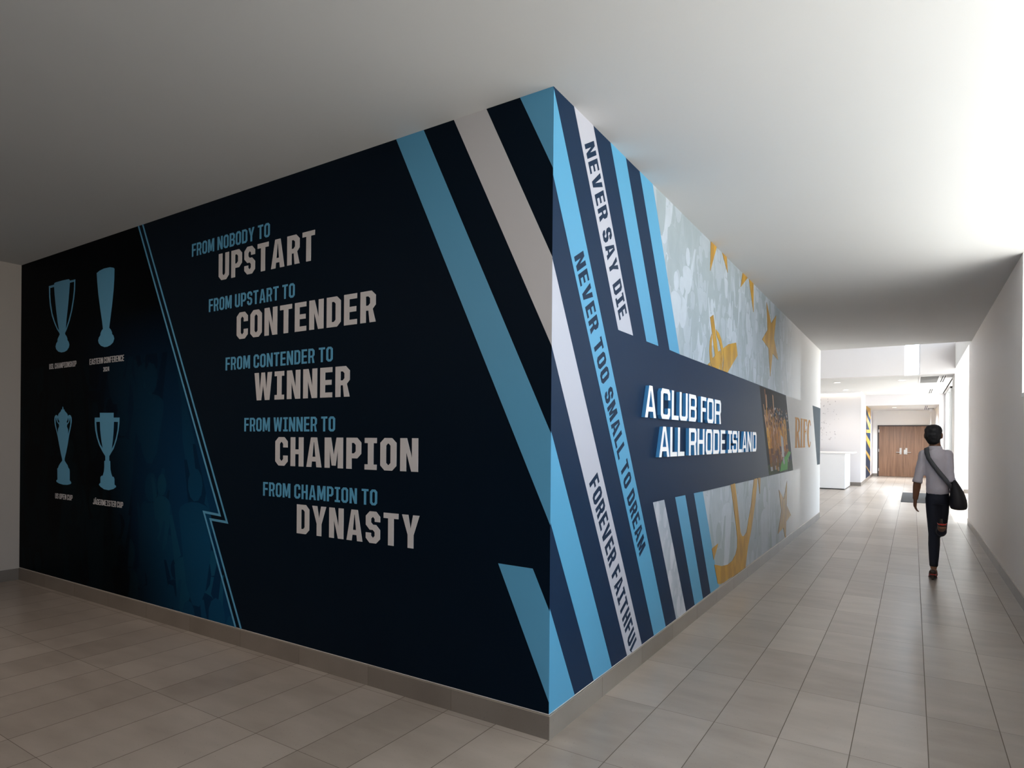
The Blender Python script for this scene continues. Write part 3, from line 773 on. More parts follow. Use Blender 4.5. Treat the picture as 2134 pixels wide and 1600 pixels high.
# right side of the lobby: opening into a glazed alcove, pier, second opening
HZ = 3.17
struct('wall_pier', BM((.821, 1.0, 18.05, 19.1, 0, TZ), (.821, 1.0, RE, 18.05, HZ, 3.75), (.821, 1.0, RE, 18.05, TZ - .1, TZ), (.821, 1.15, YE, RE, CZ, TZ), (.82, 1.0, 19.1, 25.3, LZ, TZ)), M['wall'])
wb = bmesh.new()
for y in (22.1, 23.7, 25.24):
    box(wb, .90, .97, y, y + .06, 0, LZ)
for z in (0, LZ - .05):
    box(wb, .90, .97, 22.1, 25.3, z, z + .05)
wb6 = BM((.9, .97, RE, 18.05, 3.75, 3.8), (.9, .97, RE, 18.05, TZ - .15, TZ - .1), (.9, .97, 15.8, 15.86, 3.8, TZ - .15))
win6 = struct('added_void_glazing', wb6, M['alu'])  # unseen high glazing, added to bring more light into void and lobby
obj('pane', BM((.93, .94, RE, 18.05, 3.8, TZ - .15)), M['glass'], win6)
win3 = struct('window_3', wb, M['alu'])
obj('pane', BM((.93, .94, 22.1, 25.3, .05, LZ - .05)), M['glass'], win3)
portal('lobby_daylight', (1.02, 23.7, 1.5), (-1, 0, 0), 3.2, 3.0)
AX = 2.3                        # glass line of the alcove
struct('wall_alcove', BM((1.0, AX + .2, 21.9, 22.1, 0, 3.55), (1.15, AX + .2, RE - .25, RE - .05, 0, 3.75)), M['wall'])
struct('ceiling_alcove', BM((1.0, AX + .2, RE - .25, 22.1, 3.55, 3.75)), M['ceil'])
wb = bmesh.new()
for y in (RE - .05, 15.65, 17.7, 19.8, 21.84):
    box(wb, AX, AX + .08, y, y + .06, 0, 3.55)
for z in (0, 2.5, 3.47):
    box(wb, AX, AX + .08, RE, 21.9, z, z + .08)
win2 = struct('window_2', wb, M['alu'])
obj('pane', BM((AX + .035, AX + .045, RE, 21.9, .08, 3.47)), M['glass'], win2)
portal('alcove_daylight', (AX + .12, (RE + 21.9) / 2, 1.77), (-1, 0, 0), 21.9 - RE, 3.5)

# tile bases with a slim metal cap
BZ, BT = .113, .009
def base(name, kind, x0, x1, y0, y1):
    o = struct(name, BM((x0, x1, y0, y1, 0, BZ)), M['base_x' if kind == 'x' else 'base_y'])
    obj('cap', BM((x0, x1, y0, y1, BZ, BZ + .006)), M['trim'], o)
    return o
base('baseboard_front', 'x', LX, XR + .008, YF - .008, YF)
base('baseboard_corridor_left', 'y', XR, XR + .008, YF, YE)
base('baseboard_left', 'y', LX, LX + .008, -4.4, YF - .008)
base('baseboard_right', 'y', WX - .008, WX, 2.7, RE)
base('baseboard_lobby', 'x', -6.0, -1.42, CW - .01, CW)
base('baseboard_lobby_return', 'y', -1.42, -1.41, CW - .01, 30.4)
base('baseboard_end', 'x', -1.41, DX0, 30.39, 30.4)
base('baseboard_alcove', 'x', 1.0, AX, 21.89, 21.9)
base('baseboard_pier', 'y', .811, .821, 18.05, 19.1)

# ------------------------------------------------------------------ printed trophy wall (left of the corner)
mural = thing('wall_mural', 'dark navy printed wall with four trophies and the lines from NOBODY to DYNASTY', 'mural', (-4.5, YF, 0))
zz1, zz2 = ZIGZAG
zl = [lerp(zz1[0], zz1[1], -.03)] + zz1[1:3] + [lerp(zz1[2], zz1[3], 1.03)]
bm = bmesh.new()
slab(bm, [[(LX, ZB), (XR + .0005, ZB), (XR + .0005, ZC), (LX, ZC)]], to_front, 0, .001)
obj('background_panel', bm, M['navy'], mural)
bm = bmesh.new()
zz_clip = [(lerp(zz1[0], zz1[1], (zz1[0][1] - ZC) / (zz1[0][1] - zz1[1][1]))[0], ZC), zz1[1], zz1[2], (lerp(zz1[2], zz1[3], (zz1[2][1] - ZB) / (zz1[2][1] - zz1[3][1]))[0], ZB)]
slab(bm, [[(LX, ZB), (LX, ZC)] + zz_clip], to_front, .001, .0014)
o = obj('photo_panel', bm, M['night'], mural)
o['label'] = 'deep blue crowd photograph behind the trophies'

bm = bmesh.new()
low = zz_clip[3][0]
crowd_figures(bm, [(LX, ZB), (LX, 2.1), (-4.76, 2.1), (low, ZB)], 130, (.05, .11), to_front, .0014, 8, 1.6)
o = obj('photo_figures', bm, NIGHT_TONES, mural)
o['label'] = 'dim blue silhouettes of supporters'
o['kind'] = 'stuff'

def offset_line(pts, wd):
    """constant-width band along a polyline"""
    V = [Vector(p) for p in pts]
    L, Rr = [], []
    for i, p in enumerate(V):
        ds = []
        if i:
            ds.append((V[i] - V[i - 1]).normalized())
        if i < len(V) - 1:
            ds.append((V[i + 1] - V[i]).normalized())
        ns = [Vector((-d.y, d.x)) for d in ds]
        nn = sum(ns, Vector((0, 0))).normalized()
        sc = wd / 2 / max(.25, nn.dot(ns[0]))
        L.append(tuple(p + nn * sc))
        Rr.append(tuple(p - nn * sc))
    return L + Rr[::-1]
for zl in (zz1, zz2):
    a = lerp(zl[0], zl[1], (zl[0][1] - ZC) / (zl[0][1] - zl[1][1]))
    b = lerp(zl[2], zl[3], (zl[2][1] - ZB) / (zl[2][1] - zl[3][1]))
    bm = bmesh.new()
    slab(bm, [offset_line([a, zl[1], zl[2], b], .017)], to_front, .0014, .0030)
    obj('zigzag_line', bm, M['sky'], mural)
FRONT_STRIPES[2] = [(-1.6629, ZC), (XR - .002, 2.764), (XR, ZC), (XR, 2.758)]
for st, mt, e0, e1 in zip(FRONT_STRIPES, ('sky', 'pale', 'sky', 'sky'), (.2, .2, 0, 0), (.2, .2, 0, .6)):
    bm = bmesh.new()
    slab(bm, [clip(stripe(*st, e0, e1), LX, XR + .001, ZB, ZC)], to_front, .001, .0018)
    obj('stripe', bm, M[mt], mural)
for loops, lab in zip(TROPHIES, ('slim two-handled cup silhouette', 'tall fluted vase silhouette', 'lidded urn silhouette', 'square-rimmed cup silhouette')):
    bm = bmesh.new()
    slab(bm, loops, to_front, .0014, .0032)
    o = obj('trophy_silhouette', bm, M['sky'], mural)
    o['label'] = 'light blue ' + lab
for txt, (x0, x1, z0, z1) in FRONT_TEXT.items():
    small = z1 - z0 < .06
    big = z1 - z0 > .12
    if big:
        ll = line_loops(txt, x1 - x0, z1 - z0, .180, .13, .32, .15, .56)
    elif small:
        ll = line_loops(txt, x1 - x0, z1 - z0, .125, .13, .33, .12, .44)
    else:
        ll = line_loops(txt, x1 - x0, z1 - z0, .150, .12, .36, .14, .50)
    bm = bmesh.new()
    for ch, loops in ll:
        slab(bm, [[(x0 + p[0], z0 + p[1]) for p in l] for l in loops], to_front, .0014 if small else .001, .0032)
    obj('lettering', bm, M['pale' if big or small else 'sky'], mural)

# ------------------------------------------------------------------ printed striped wall (right of the corner)
mural2 = thing('wall_mural', 'striped printed wall along the corridor with gold anchor, stars and crowd', 'mural', (XR, 7.5, 0))
RB = (YF - .0005, YE, ZB, ZC)
bl = RIGHT_STRIPES
bm = bmesh.new()
top_e, bot_e = bl['blue_u3'][2:], bl['blue_l3'][2:]
t_top = lerp(top_e[0], top_e[1], (top_e[0][1] - ZC) / (top_e[0][1] - top_e[1][1]))
t_bot = lerp(bot_e[0], bot_e[1], (bot_e[0][1] - ZB) / (bot_e[0][1] - bot_e[1][1]))
slab(bm, [[(YF - .001, ZB), (t_bot[0] - .02, ZB), (bot_e[0][0] - .02, 1.022), (9.93, 1.02), (9.277, 2.073), (top_e[1][0] - .02, 2.09), (t_top[0] - .02, ZC), (YF - .001, ZC)]], to_right, 0, .001)
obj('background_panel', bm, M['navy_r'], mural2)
for up_ in (True, False):
    bm = bmesh.new()
    if up_:
        slab(bm, [[t_top, (top_e[1][0], 2.091), (9.277, 2.073), (10.6, 2.073), (10.6, ZC)]], to_right, 0, .001)
    else:
        slab(bm, [[t_bot, (bot_e[0][0], 1.0235), (9.93, 1.019), (10.6, 1.019), (10.6, ZB)]], to_right, 0, .001)
    o = obj('crowd_panel', bm, M['crowd'], mural2)
    o['label'] = 'pale grey tone-on-tone crowd print'
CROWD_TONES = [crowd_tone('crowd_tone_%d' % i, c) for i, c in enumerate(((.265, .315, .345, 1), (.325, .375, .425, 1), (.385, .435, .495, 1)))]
bm = bmesh.new()
UP = [t_top, (10.6, ZC), (10.6, 2.075), (9.277, 2.074), (top_e[1][0], 2.0915)]
LOW = [t_bot, (bot_e[0][0], 1.0230), (9.93, 1.0185), (10.6, 1.0185), (10.6, ZB)]
crowd_figures(bm, UP, 420, (.030, .062), to_right, .001, 5)
crowd_figures(bm, LOW, 190, (.05, .10), to_right, .001, 6, 1.9)
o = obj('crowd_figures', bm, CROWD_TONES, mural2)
o['label'] = 'pale silhouettes of cheering supporters'
o['kind'] = 'stuff'
for k, st in bl.items():
    e0 = .3 if st[0][1] > 3 or k in ('blue_top', 'white_forever', 'blue_mid', 'blue_corner') else 0
    e1 = 0 if st[1][1] > 1 else .3
    if k == 'blue_corner':         # only its lower tip turns the corner
        st, e0, e1 = [(2.2, .95), (2.65, .10), (2.654, .631), (2.9409, .0953)], 0, .2
    bm = bmesh.new()
    slab(bm, [clip(stripe(*st, e0, e1), *RB)], to_right, .001, .0018)
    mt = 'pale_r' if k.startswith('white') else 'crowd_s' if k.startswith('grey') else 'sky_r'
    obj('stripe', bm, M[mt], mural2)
for txt, (a, b, c) in STRIPE_TEXT.items():
    A, B, Cc = Vector(a), Vector(b), Vector(c)
    d = (B - A).normalized()
    n2 = Vector((-d.y, d.x))
    hh = abs((Cc - A).dot(n2))
    ll = line_loops(txt, (B - A).length, hh, .180, .17, .55, .16, .72)
    bm = bmesh.new()
    for ch, loops in ll:
        lo = [[tuple(A + d * p[0] + n2 * p[1]) for p in l] for l in loops]
        lo = [[(p[0], max(p[1], ZB + .001)) for p in l] for l in lo]
        slab(bm, lo, to_right, .0018, .0025)
    obj('lettering', bm, M['navy_ink'], mural2)
for s_ in STARS:
    pts = [(p[0], ZC if p[1] > 3.088 and len(s_) < 6 else p[1]) for p in s_]
    pts = [(p[0], max(p[1], ZB)) for p in pts]
    bm = bmesh.new()
    slab(bm, [pts], to_right, .001, .0046)
    obj('gold_star', bm, M['gold'], mural2)
for P in ANCHOR:
    bm = bmesh.new()
    P = [(p[0], min(max(p[1], ZB + .0005), 3.1)) for p in P]
    P = [(p[0], 2.085 if 2.0 < p[1] < 2.0862 else p[1]) for p in P]
    slab(bm, [P], to_right, .001, .0046)
    obj('gold_anchor', bm, M['gold'], mural2)
bm = bmesh.new()
slab(bm, [[(11.9876, 2.066), (YE, 2.066), (YE, 1.015), (12.6657, 1.015)]], to_right, 0, .001)
obj('end_panel', bm, M['slate'], mural2)

# gold club initials in a flared serif face
bm = bmesh.new()
def serif_letters():
    R_ = [[[(0, 0), (0, .03), (.03, .06), (.03, .94), (0, .97), (0, 1), (.30, 1), (.42, .96), (.475, .87), (.475, .66), (.42, .55), (.35, .50), (.50, .04), (.50, 0), (.32, 0), (.215, .44), (.20, .06), (.225, .03), (.225, 0)],
           [(.20, .53), (.25, .54), (.30, .60), (.31, .68), (.31, .85), (.29, .92), (.25, .945), (.20, .945)]]]
    I_ = [[[(0, 0), (0, .03), (.025, .06), (.025, .94), (0, .97), (0, 1), (.22, 1), (.22, .97), (.195, .94), (.195, .06), (.22, .03), (.22, 0)]]]
    F_ = [[[(0, 0), (0, .03), (.025, .06), (.025, .94), (0, .97), (0, 1), (.43, 1), (.43, .76), (.39, .76), (.35, .91), (.195, .93), (.195, .59), (.29, .57), (.31, .47), (.34, .47), (.34, .66), (.31, .66), (.29, .62), (.195, .52), (.195, .06), (.22, .03), (.22, 0)]]]
    out, inn = [], []
    for i in range(25):
        a = math.radians(40 + 280 * i / 24)
        out.append((.24 + .24 * math.cos(a), .5 + .515 * math.sin(a)))
        inn.append((.285 + .115 * math.cos(a), .5 + .43 * math.sin(a)))
    C_ = [[out + inn[::-1]]]
    return ((R_, 0, .46), (I_, .54, .2), (F_, .82, .4), (C_, 1.28, .45))
for L_, x0, wd in serif_letters():
    for loops in L_:
        slab(bm, [[(10.085 + (x0 + p[0]) * 1.0, 1.344 + p[1] * .457) for p in l] for l in loops], to_right, 0, .0015)
o = obj('lettering', bm, M['amber'], mural2)
o['label'] = 'gold RIFC initials'

# team photograph: a crowd of players as flat ink shapes on a night background
def team_photo():
    rnd = random.Random(11)
    cols = [(.022, .018, .018, 1), (.55, .22, .03, 1), (.72, .36, .05, 1), (.36, .14, .025, 1), (.16, .055, .018, 1), (.60, .36, .22, 1), (.62, .60, .60, 1), (.16, .50, .12, 1), (.05, .07, .03, 1), (.05, .045, .10, 1), (.28, .12, .06, 1)]
    mats = [paint('photo_ink_%d' % i, c, .6, var=.15, scale=8, spec=.08) for i, c in enumerate(cols)]
    b = bmesh.new()
    Q = [(7.4984, 2.0765), (9.2772, 2.0715), (9.9286, 1.0195), (8.1111, 1.0235)]
    def P(u, v):                       # u across, v up; leans with the band's slanted ends
        lo, hi = lerp(Q[3], Q[2], u), lerp(Q[0], Q[1], u)
        return lerp(lo, hi, v)
    lay = [0]
    def poly(pts, mi):
        lay[0] += 1
        pts = [P(min(.995, max(.005, a)), min(.995, max(.005, c))) for a, c in pts]
        slab(b, [pts], to_right, .001, .0012 + lay[0] * 2e-6, mi)
    poly([(0, 0), (1, 0), (1, 1), (0, 1)], 0)
    poly([(0, 0), (1, 0), (1, .16), (.5, .2), (0, .12)], 8)
    poly([(.14, .6), (.16, .6), (.18, .98), (.155, .98)], 10)
    def disc(u, v, ru, rv, mi, n=9):
        poly([(u + ru * math.cos(2 * math.pi * i / n), v + rv * math.sin(2 * math.pi * i / n)) for i in range(n)], mi)
    for i in range(150):               # spectators behind
        u, v = rnd.uniform(.05, .99), rnd.uniform(.55, .80)
        if u < .2 and v > .70:
            continue
        disc(u, v, rnd.uniform(.008, .016), rnd.uniform(.012, .02), rnd.choice((4, 10, 5, 6, 3, 9, 0, 0)), 6)
    def player(u, y0, hgt, arm):
        mi, leg = rnd.choice((1, 2, 2, 1, 3)), rnd.choice((10, 4, 3, 10))
        wd = .042 * rnd.uniform(.85, 1.15)
        top = y0 + hgt
        for s in (-1, 1):
            poly([(u + s * wd * .75, y0 + hgt * .42), (u + s * wd * .1, y0 + hgt * .42), (u + s * wd * .2, y0), (u + s * wd * .65, y0)], leg)
            poly([(u + s * wd * .65, y0 + .05), (u + s * wd * .2, y0 + .05), (u + s * wd * .2, y0), (u + s * wd * .65, y0)], rnd.choice((6, 2, 10)))
        poly([(u - wd * .85, y0 + hgt * .36), (u + wd * .85, y0 + hgt * .36), (u + wd * .7, y0 + hgt * .52), (u - wd * .7, y0 + hgt * .52)], rnd.choice((3, 1, 4)))
        poly([(u - wd * .75, y0 + hgt * .48), (u + wd * .75, y0 + hgt * .48), (u + wd, top - .09), (u + wd * .4, top - .05), (u - wd * .4, top - .05), (u - wd, top - .09)], mi)
        for q in range(4):
            uu, vv = u + rnd.uniform(-.7, .7) * wd, y0 + hgt * rnd.uniform(.5, .82)
            poly([(uu - .008, vv - .03), (uu + .006, vv - .02), (uu + .009, vv + .03), (uu - .006, vv + .02)], rnd.choice((3, 4, 2, 1, 5)))
        for s in (-1, 1):
            if arm > .4:
                poly([(u + s * wd * .9, top - .1), (u + s * wd * .45, top - .07), (u + s * wd * 1.0, top + .1 * arm), (u + s * wd * 1.35, top + .1 * arm)], rnd.choice((5, 10, 2)))
            else:
                poly([(u + s * wd * 1.0, top - .09), (u + s * wd * .6, top - .09), (u + s * wd * .8, y0 + hgt * .42), (u + s * wd * 1.2, y0 + hgt * .42)], rnd.choice((5, 10, 4)))
        disc(u, top - .015, .013, .034, rnd.choice((4, 10, 5)))
        disc(u, top + .004, .013, .02, 0)
    for k, (n, y0, hg) in enumerate(((9, .24, .46), (9, .14, .5), (8, .05, .55))):
        for i in range(n):
            u = .12 + (.80 - .06 * k) * (i + .5 * (k % 2)) / n + rnd.uniform(-.015, .015)
            player(u, y0 + rnd.uniform(-.02, .02), hg + rnd.uniform(-.04, .04), rnd.random() if i > 1 else .9)
    poly([(.16, .78), (.19, .78), (.205, .92), (.185, .93)], 5)
    poly([(.40, .74), (.43, .74), (.45, .94), (.42, .95)], 5)
    poly([(.56, .2), (.66, .2), (.68, .45), (.6, .48)], 6)
    poly([(.42, .02), (.74, .03), (.80, .16), (.92, .22), (.99, .27), (.99, .22), (.86, .14), (.99, .12), (.99, .02)][:5] + [(.97, .255), (.86, .27), (.72, .21), (.6, .17), (.5, .12)], 7)
    disc(.62, .15, .035, .05, 6)
    disc(.55, .2, .02, .04, 5)
    poly([(.78, .01), (.99, .01), (.99, .12), (.9, .1)], 8)
    poly([(.9, .14), (.96, .16), (.97, .23), (.92, .21)], 9)
    o = obj('team_photo', b, mats, mural2)
    o['label'] = 'photograph of cheering players in orange'
team_photo()

# raised slogan: white faces, blue returns
sign = thing('slogan_sign', 'raised white block letters A CLUB FOR ALL RHODE ISLAND with blue sides', 'sign', (XR, 5.5, 1.3))
for word, marks, z0, z1 in (('ACLUBFOR', SLOGAN['marks1'], 1.594, 1.803), ('ALLRHODEISLAND', SLOGAN['marks2'], 1.331, 1.541)):
    for i, ch in enumerate(word):
        y0, y1 = marks[2 * i], marks[2 * i + 1]
        gw = (y1 - y0) / (z1 - z0)
        bm = bmesh.new()
        vst = min(.225, gw * (.42 if ch == 'I' else .31))
        for loops in glyph(ch, gw, vst, .15, .13):
            slab(bm, [[(y0 + p[0] * (z1 - z0), z0 + p[1] * (z1 - z0)) for p in l] for l in loops], to_right, .001, .0265, 0, 1)
        obj('letter', bm, [M['face'], M['blue_side']], sign)

# ------------------------------------------------------------------ lobby furniture and fittings
desk = thing('reception_desk', 'white box-shaped reception desk at the lobby wall, past the striped wall', 'desk', (-3, 21.1, 0))
bm = bmesh.new()
box(bm, -4.4, -1.70, 21.13, 22.9, .03, 1.08, 0, .006)
obj('body', bm, M['white'], desk)
obj('plinth', BM((-4.38, -1.73, 21.16, 22.9, 0, .03)), M['black'], desk)
bm = bmesh.new()
box(bm, -4.4, -1.52, 21.10, 22.95, 1.08, 1.115, 0, .004)
obj('counter_top', bm, M['face'], desk)

o = tag(obj('door_mat', BM((-.24, .74, 17.75, 21.0, 0, .012)), M['mat']), 'charcoal entrance mat lying on the lobby floor', 'mat')

door = struct('door_1', BM((DX0, DX0 + .045, 30.36, 30.6, 0, DH), (DX1 - .045, DX1, 30.36, 30.6, 0, DH), (DX0 + .045, DX1 - .045, 30.36, 30.6, DH - .045, DH)), M['frame'])
mid = (DX0 + DX1) / 2
for a, b, s in ((DX0 + .048, mid - .003, 1), (mid + .003, DX1 - .048, -1)):
    leaf = obj('leaf', BM((a, b, 30.39, 30.44, .008, DH - .048)), M['wood'], door)
    edge = mid - s * .10
    bm = BM((edge - .035, edge + .035, 30.375, 30.39, .93, 1.19))
    box(bm, edge - .03 - .13 * (s > 0), edge + .03 + .13 * (s < 0), 30.33, 30.345, 1.0, 1.02)
    box(bm, edge - .012, edge + .012, 30.335, 30.376, .998, 1.022)
    obj('handle', bm, M['steel'], leaf)
    hx = DX0 + .045 if s > 0 else DX1 - .045
    for z in (.22, 1.02, 1.83):
        obj('hinge', BM((hx - .012, hx + .018, 30.352, 30.362, z, z + .12)), M['steel'], leaf)
bm = BM((mid + .01, mid + .07, 30.372, 30.39, .95, 1.12))
box(bm, mid + .025, mid + .055, 30.34, 30.375, .93, 1.0)
obj('latch_lever', bm, M['steel'], door)

# gold and navy diagonal panel on the vestibule wall
pn = thing('striped_wall_graphic', 'narrow navy wall graphic with gold diagonal stripes beside the brown doors', 'mural', (-1.42, 27.2, 0))
PX = to_side(-1.42)
y0, y1 = 25.75, 28.5
bm = bmesh.new()
slab(bm, [[(y0, .12), (y1, .12), (y1, VZ), (y0, VZ)]], PX, 0, .002)
obj('background_panel', bm, M['navy_ink'], pn)
for a, b, c, d in ((2.73, 2.62, 2.73, 2.30), (2.42, 2.22, 2.10, 1.82), (1.88, 1.76, 1.90, 1.78), (1.72, 1.5, 1.42, 1.13), (1.15, 1.03, .84, .66), (.60, .55, .24, .18)):
    bm = bmesh.new()
    slab(bm, [[(y0, b), (y1, d), (y1, c), (y0, a)]], PX, .002, .003)
    obj('stripe', bm, M['gold'], pn)

# silver flecks scattered over the lobby wall
bm = bmesh.new()
rnd = random.Random(3)
for i in range(230):
    u = abs(rnd.gauss(0, .30))
    cx_, cz_ = -2.75 + u * 1.2 + rnd.uniform(-.6, 0), rnd.choice((rnd.uniform(1.9, 2.8), rnd.uniform(1.45, 2.1), rnd.uniform(1.15, 2.85)))
    a = rnd.uniform(0, 6.28)
    r = rnd.uniform(.012, .03)
    pts = [(cx_ + r * math.cos(a + t) * q, cz_ + r * math.sin(a + t) * q) for t, q in ((0, 1), (1.2, .5), (2.4, 1), (3.9, .45), (5.0, .8))]
    slab(bm, [pts], lambda p, d: Vector((p[0], CW - d, p[1])), .0006, .004)
tag(obj('wall_flecks', bm, M['flake']), 'scatter of small silvery flecks on the lobby wall above the desk', 'wall decoration', kind='stuff')

# cove light along the top of the lobby wall
cove = thing('cove_light', 'warm cove light strip along the top of the lobby wall', 'light', (-3, CW, LZ))
obj('diffuser', BM((-6.0, -1.43, CW - .06, CW - .02, LZ - .03, LZ - .004)), M['led'], cove)
obj('channel', BM((-6.0, -1.43, CW - .07, CW - .06, LZ - .045, LZ)), M['white'], cove)

def downlight(label, x, y, z, group, energy, color, r=.075, spot=2.2):
    t = thing('recessed_downlight', label, 'ceiling light', (x, y, z), group)
    bm = bmesh.new()
    n = 24
    a = [bm.verts.new((x + r * math.cos(6.2832 * i / n), y + r * math.sin(6.2832 * i / n), z - .004)) for i in range(n)]
    b = [bm.verts.new((x + r * 1.22 * math.cos(6.2832 * i / n), y + r * 1.22 * math.sin(6.2832 * i / n), z - .004)) for i in range(n)]
    c = [bm.verts.new((x + r * 1.22 * math.cos(6.2832 * i / n), y + r * 1.22 * math.sin(6.2832 * i / n), z)) for i in range(n)]
    for i in range(n):
        j = (i + 1) % n
        bm.faces.new((a[i], a[j], b[j], b[i]))
        bm.faces.new((b[i], b[j], c[j], c[i]))
    obj('trim_ring', bm, M['white'], t)
    bm = bmesh.new()
    cyl(bm, (x, y, z - .003), (x, y, z), r * .99, n)
    obj('lens', bm, M['lamp'], t)
    s = light('downlight_beam', 'SPOT', (x, y, z - .02), (0, 0, 0), energy, color, spot_size=spot, spot_blend=.6, shadow_soft_size=.05)
    s.parent = t
    s.matrix_parent_inverse = t.matrix_world.inverted()
    return t
G = 'recessed downlights in the lobby ceiling'
downlight('left one of the nearer pair of recessed ceiling lights above the desk', -1.77, 19.34, LZ, G, 40, (1, .86, .72))
downlight('recessed ceiling light nearest the glowing lobby wall, above the desk', -1.79, 22.23, LZ, G, 40, (1, .86, .72))
downlight('recessed ceiling light left of the grey return grille', -.26, 19.38, LZ, G, 40, (1, .86, .72))
downlight('recessed ceiling light further in, between desk side and doors', -.29, 22.3, LZ, G, 40, (1, .86, .72))

downlight('recessed ceiling light inside the vestibule before the brown doors', -.6, 27.6, VZ, G, 620, (.90, .96, 1), spot=2.9)

# ceiling grille and slot diffusers
gr = thing('return_air_grille', 'square grey louvred air grille in the lobby ceiling', 'vent', (.33, 19.4, LZ))
obj('frame', BM((.12, .56, 18.4, 18.44, LZ - .008, LZ), (.12, .56, 20.42, 20.46, LZ - .008, LZ), (.12, .15, 18.44, 20.42, LZ - .008, LZ), (.53, .56, 18.44, 20.42, LZ - .008, LZ)), M['white'], gr)
obj('backing', BM((.15, .53, 18.44, 20.42, LZ - .002, LZ)), M['slot'], gr)
bm = bmesh.new()
y = 18.5
while y < 20.4:
    box(bm, .15, .53, y, y + .03, LZ - .006, LZ - .002)
    y += .055
obj('louvres', bm, M['grille'], gr)

def slot(label, x, ya, yb, z, n):
    t = thing('slot_diffuser', label, 'vent', (x, (ya + yb) / 2, z), 'linear slot diffusers in the ceilings')
    obj('frame', BM((x - .05, x + .05, ya, yb, z - .004, z)), M['white'], t)
    L = (yb - ya) / n
    for i in range(n):
        for dx in (-.024, .024):
            obj('slot', BM((x + dx - .012, x + dx + .012, ya + i * L + .06, ya + (i + 1) * L - .06, z - .006, z - .004)), M['slot'], t)
slot('long dark ceiling slot vent beside the square grille', .635, 18.4, 20.45, LZ, 1)
slot('pair of short ceiling slots just before the white header', .465, 22.9, 24.9, LZ, 2)
slot('small ceiling slots above the brown doors', .40, 26.6, 29.6, VZ, 2)
cl = thing('ceiling_sensor', 'white ceiling box with a thin rod above the brown doors', 'fixture', (.57, 28.8, VZ))
obj('plate', BM((.47, .67, 28.7, 28.9, VZ - .02, VZ)), M['grille'], cl)
obj('box', BM((.52, .62, 28.75, 28.85, VZ - .12, VZ - .02)), M['white'], cl)
bm = bmesh.new()
cyl(bm, (.57, 28.8, 2.1), (.57, 28.8, VZ - .12), .012, 8)
obj('rod', bm, M['pale'], cl)

# added warm spots in made-up fittings, out of view, lighting trophy wall and floor
G2 = 'added ceiling spots behind the camera'
for x, y in ((-5.8, -.7), (-4.2, -.7), (-2.6, -.7)):
    t = downlight('added unseen ceiling spot behind the camera, lighting the trophy wall', x, y, CZ, G2, 84, (1, .83, .69), spot=1.6)
    for c in t.children:
        if c.type == 'LIGHT':          # tilted towards the trophy wall
            c.data.spot_blend = 1
            c.rotation_euler = (math.radians(55), 0, 0)

# ------------------------------------------------------------------ the walking person, seen from behind
PXY = Vector((.185, 8.0, 0))
def L(x, y, z):
    return PXY + Vector((x, y, z))
person = thing('person', 'person in pale shirt and dark trousers walking away down the corridor', 'person', PXY)
M['skin'] = paint('brown_skin', (.235, .105, .058, 1), .5, var=.06, scale=12)
M['hair'] = paint('black_hair', (.010, .009, .012, 1), .6, var=.4, scale=60, bump=.6, bscale=140)
M['shirt'] = paint('pale_shirt', (.60, .56, .63, 1), .8, var=.04, scale=9, bump=.3, bscale=60)
M['trouser'] = paint('navy_trousers', (.010, .013, .028, 1), .75, var=.2, scale=14)
M['shoe'] = paint('tan_leather', (.040, .020, .014, 1), .4, var=.1)
M['sole'] = paint('red_sole', (.65, .04, .03, 1), .35)
M['bag'] = paint('black_bag', (.010, .008, .012, 1), .6, var=.3, scale=40)
M['strap'] = paint('grey_strap', (.085, .088, .10, 1), .7, var=.1, scale=60)

def remesh(o, size, smooth=3):
    r = o.modifiers.new('union', 'REMESH')
    r.mode = 'VOXEL'
    r.voxel_size = size
    r.use_smooth_shade = True
    s = o.modifiers.new('soften', 'SMOOTH')
    s.factor = .5
    s.iterations = smooth
    return o

# joints
sh_l, el_l, wr_l = (-.085, 0, 1.315), (-.140, -.025, 1.045), (-.160, .03, .835)
sh_r, el_r, wr_r = (.122, .01, 1.315), (.142, -.05, 1.06), (.10, .17, .99)
hp_l, kn_l, an_l = (-.005, .01, .86), (.012, .035, .47), (.008, -.005, .115)
hp_r, kn_r, an_r = (.080, .01, .86), (.072, .14, .50), (.066, -.22, .535)
hd = (-.003, .035, 1.528)

# body: one continuous surface
bm = bmesh.new()
rings(bm, [(L(.035, .01, .84), .092, .09), (L(.035, .005, .92), .09, .090), (L(.030, 0, 1.04), .085, .083), (L(.024, 0, 1.18), .092, .088), (L(.020, 0, 1.28), .094, .08), (L(.020, .005, 1.35), .07, .06), (L(.025, .012, 1.38), .05, .05)], 20)
rings(bm, [(L(.028, .008, 1.34), .055, .055), (L(.012, .02, 1.42), .05, .052), (L(.004, .03, 1.5), .052, .056)], 16)
ellipsoid(bm, L(*hd), (.073, .088, .105), 20, 14)
ellipsoid(bm, L(hd[0], hd[1] + .035, hd[2] - .065), (.05, .055, .05), 16, 10)            # jaw
ellipsoid(bm, L(hd[0], hd[1] + .095, hd[2] - .015), (.013, .022, .022), 10, 8)           # nose
for s in (-1, 1):
    ellipsoid(bm, L(hd[0] + s * .075, hd[1] - .002, hd[2] - .012), (.010, .020, .032), 10, 8)    # ears
    ellipsoid(bm, L(hd[0] + s * .03, hd[1] + .076, hd[2] + .005), (.014, .010, .009), 10, 8)     # eyes
ellipsoid(bm, L(hd[0], hd[1] + .086, hd[2] - .062), (.024, .012, .009), 10, 8)           # mouth
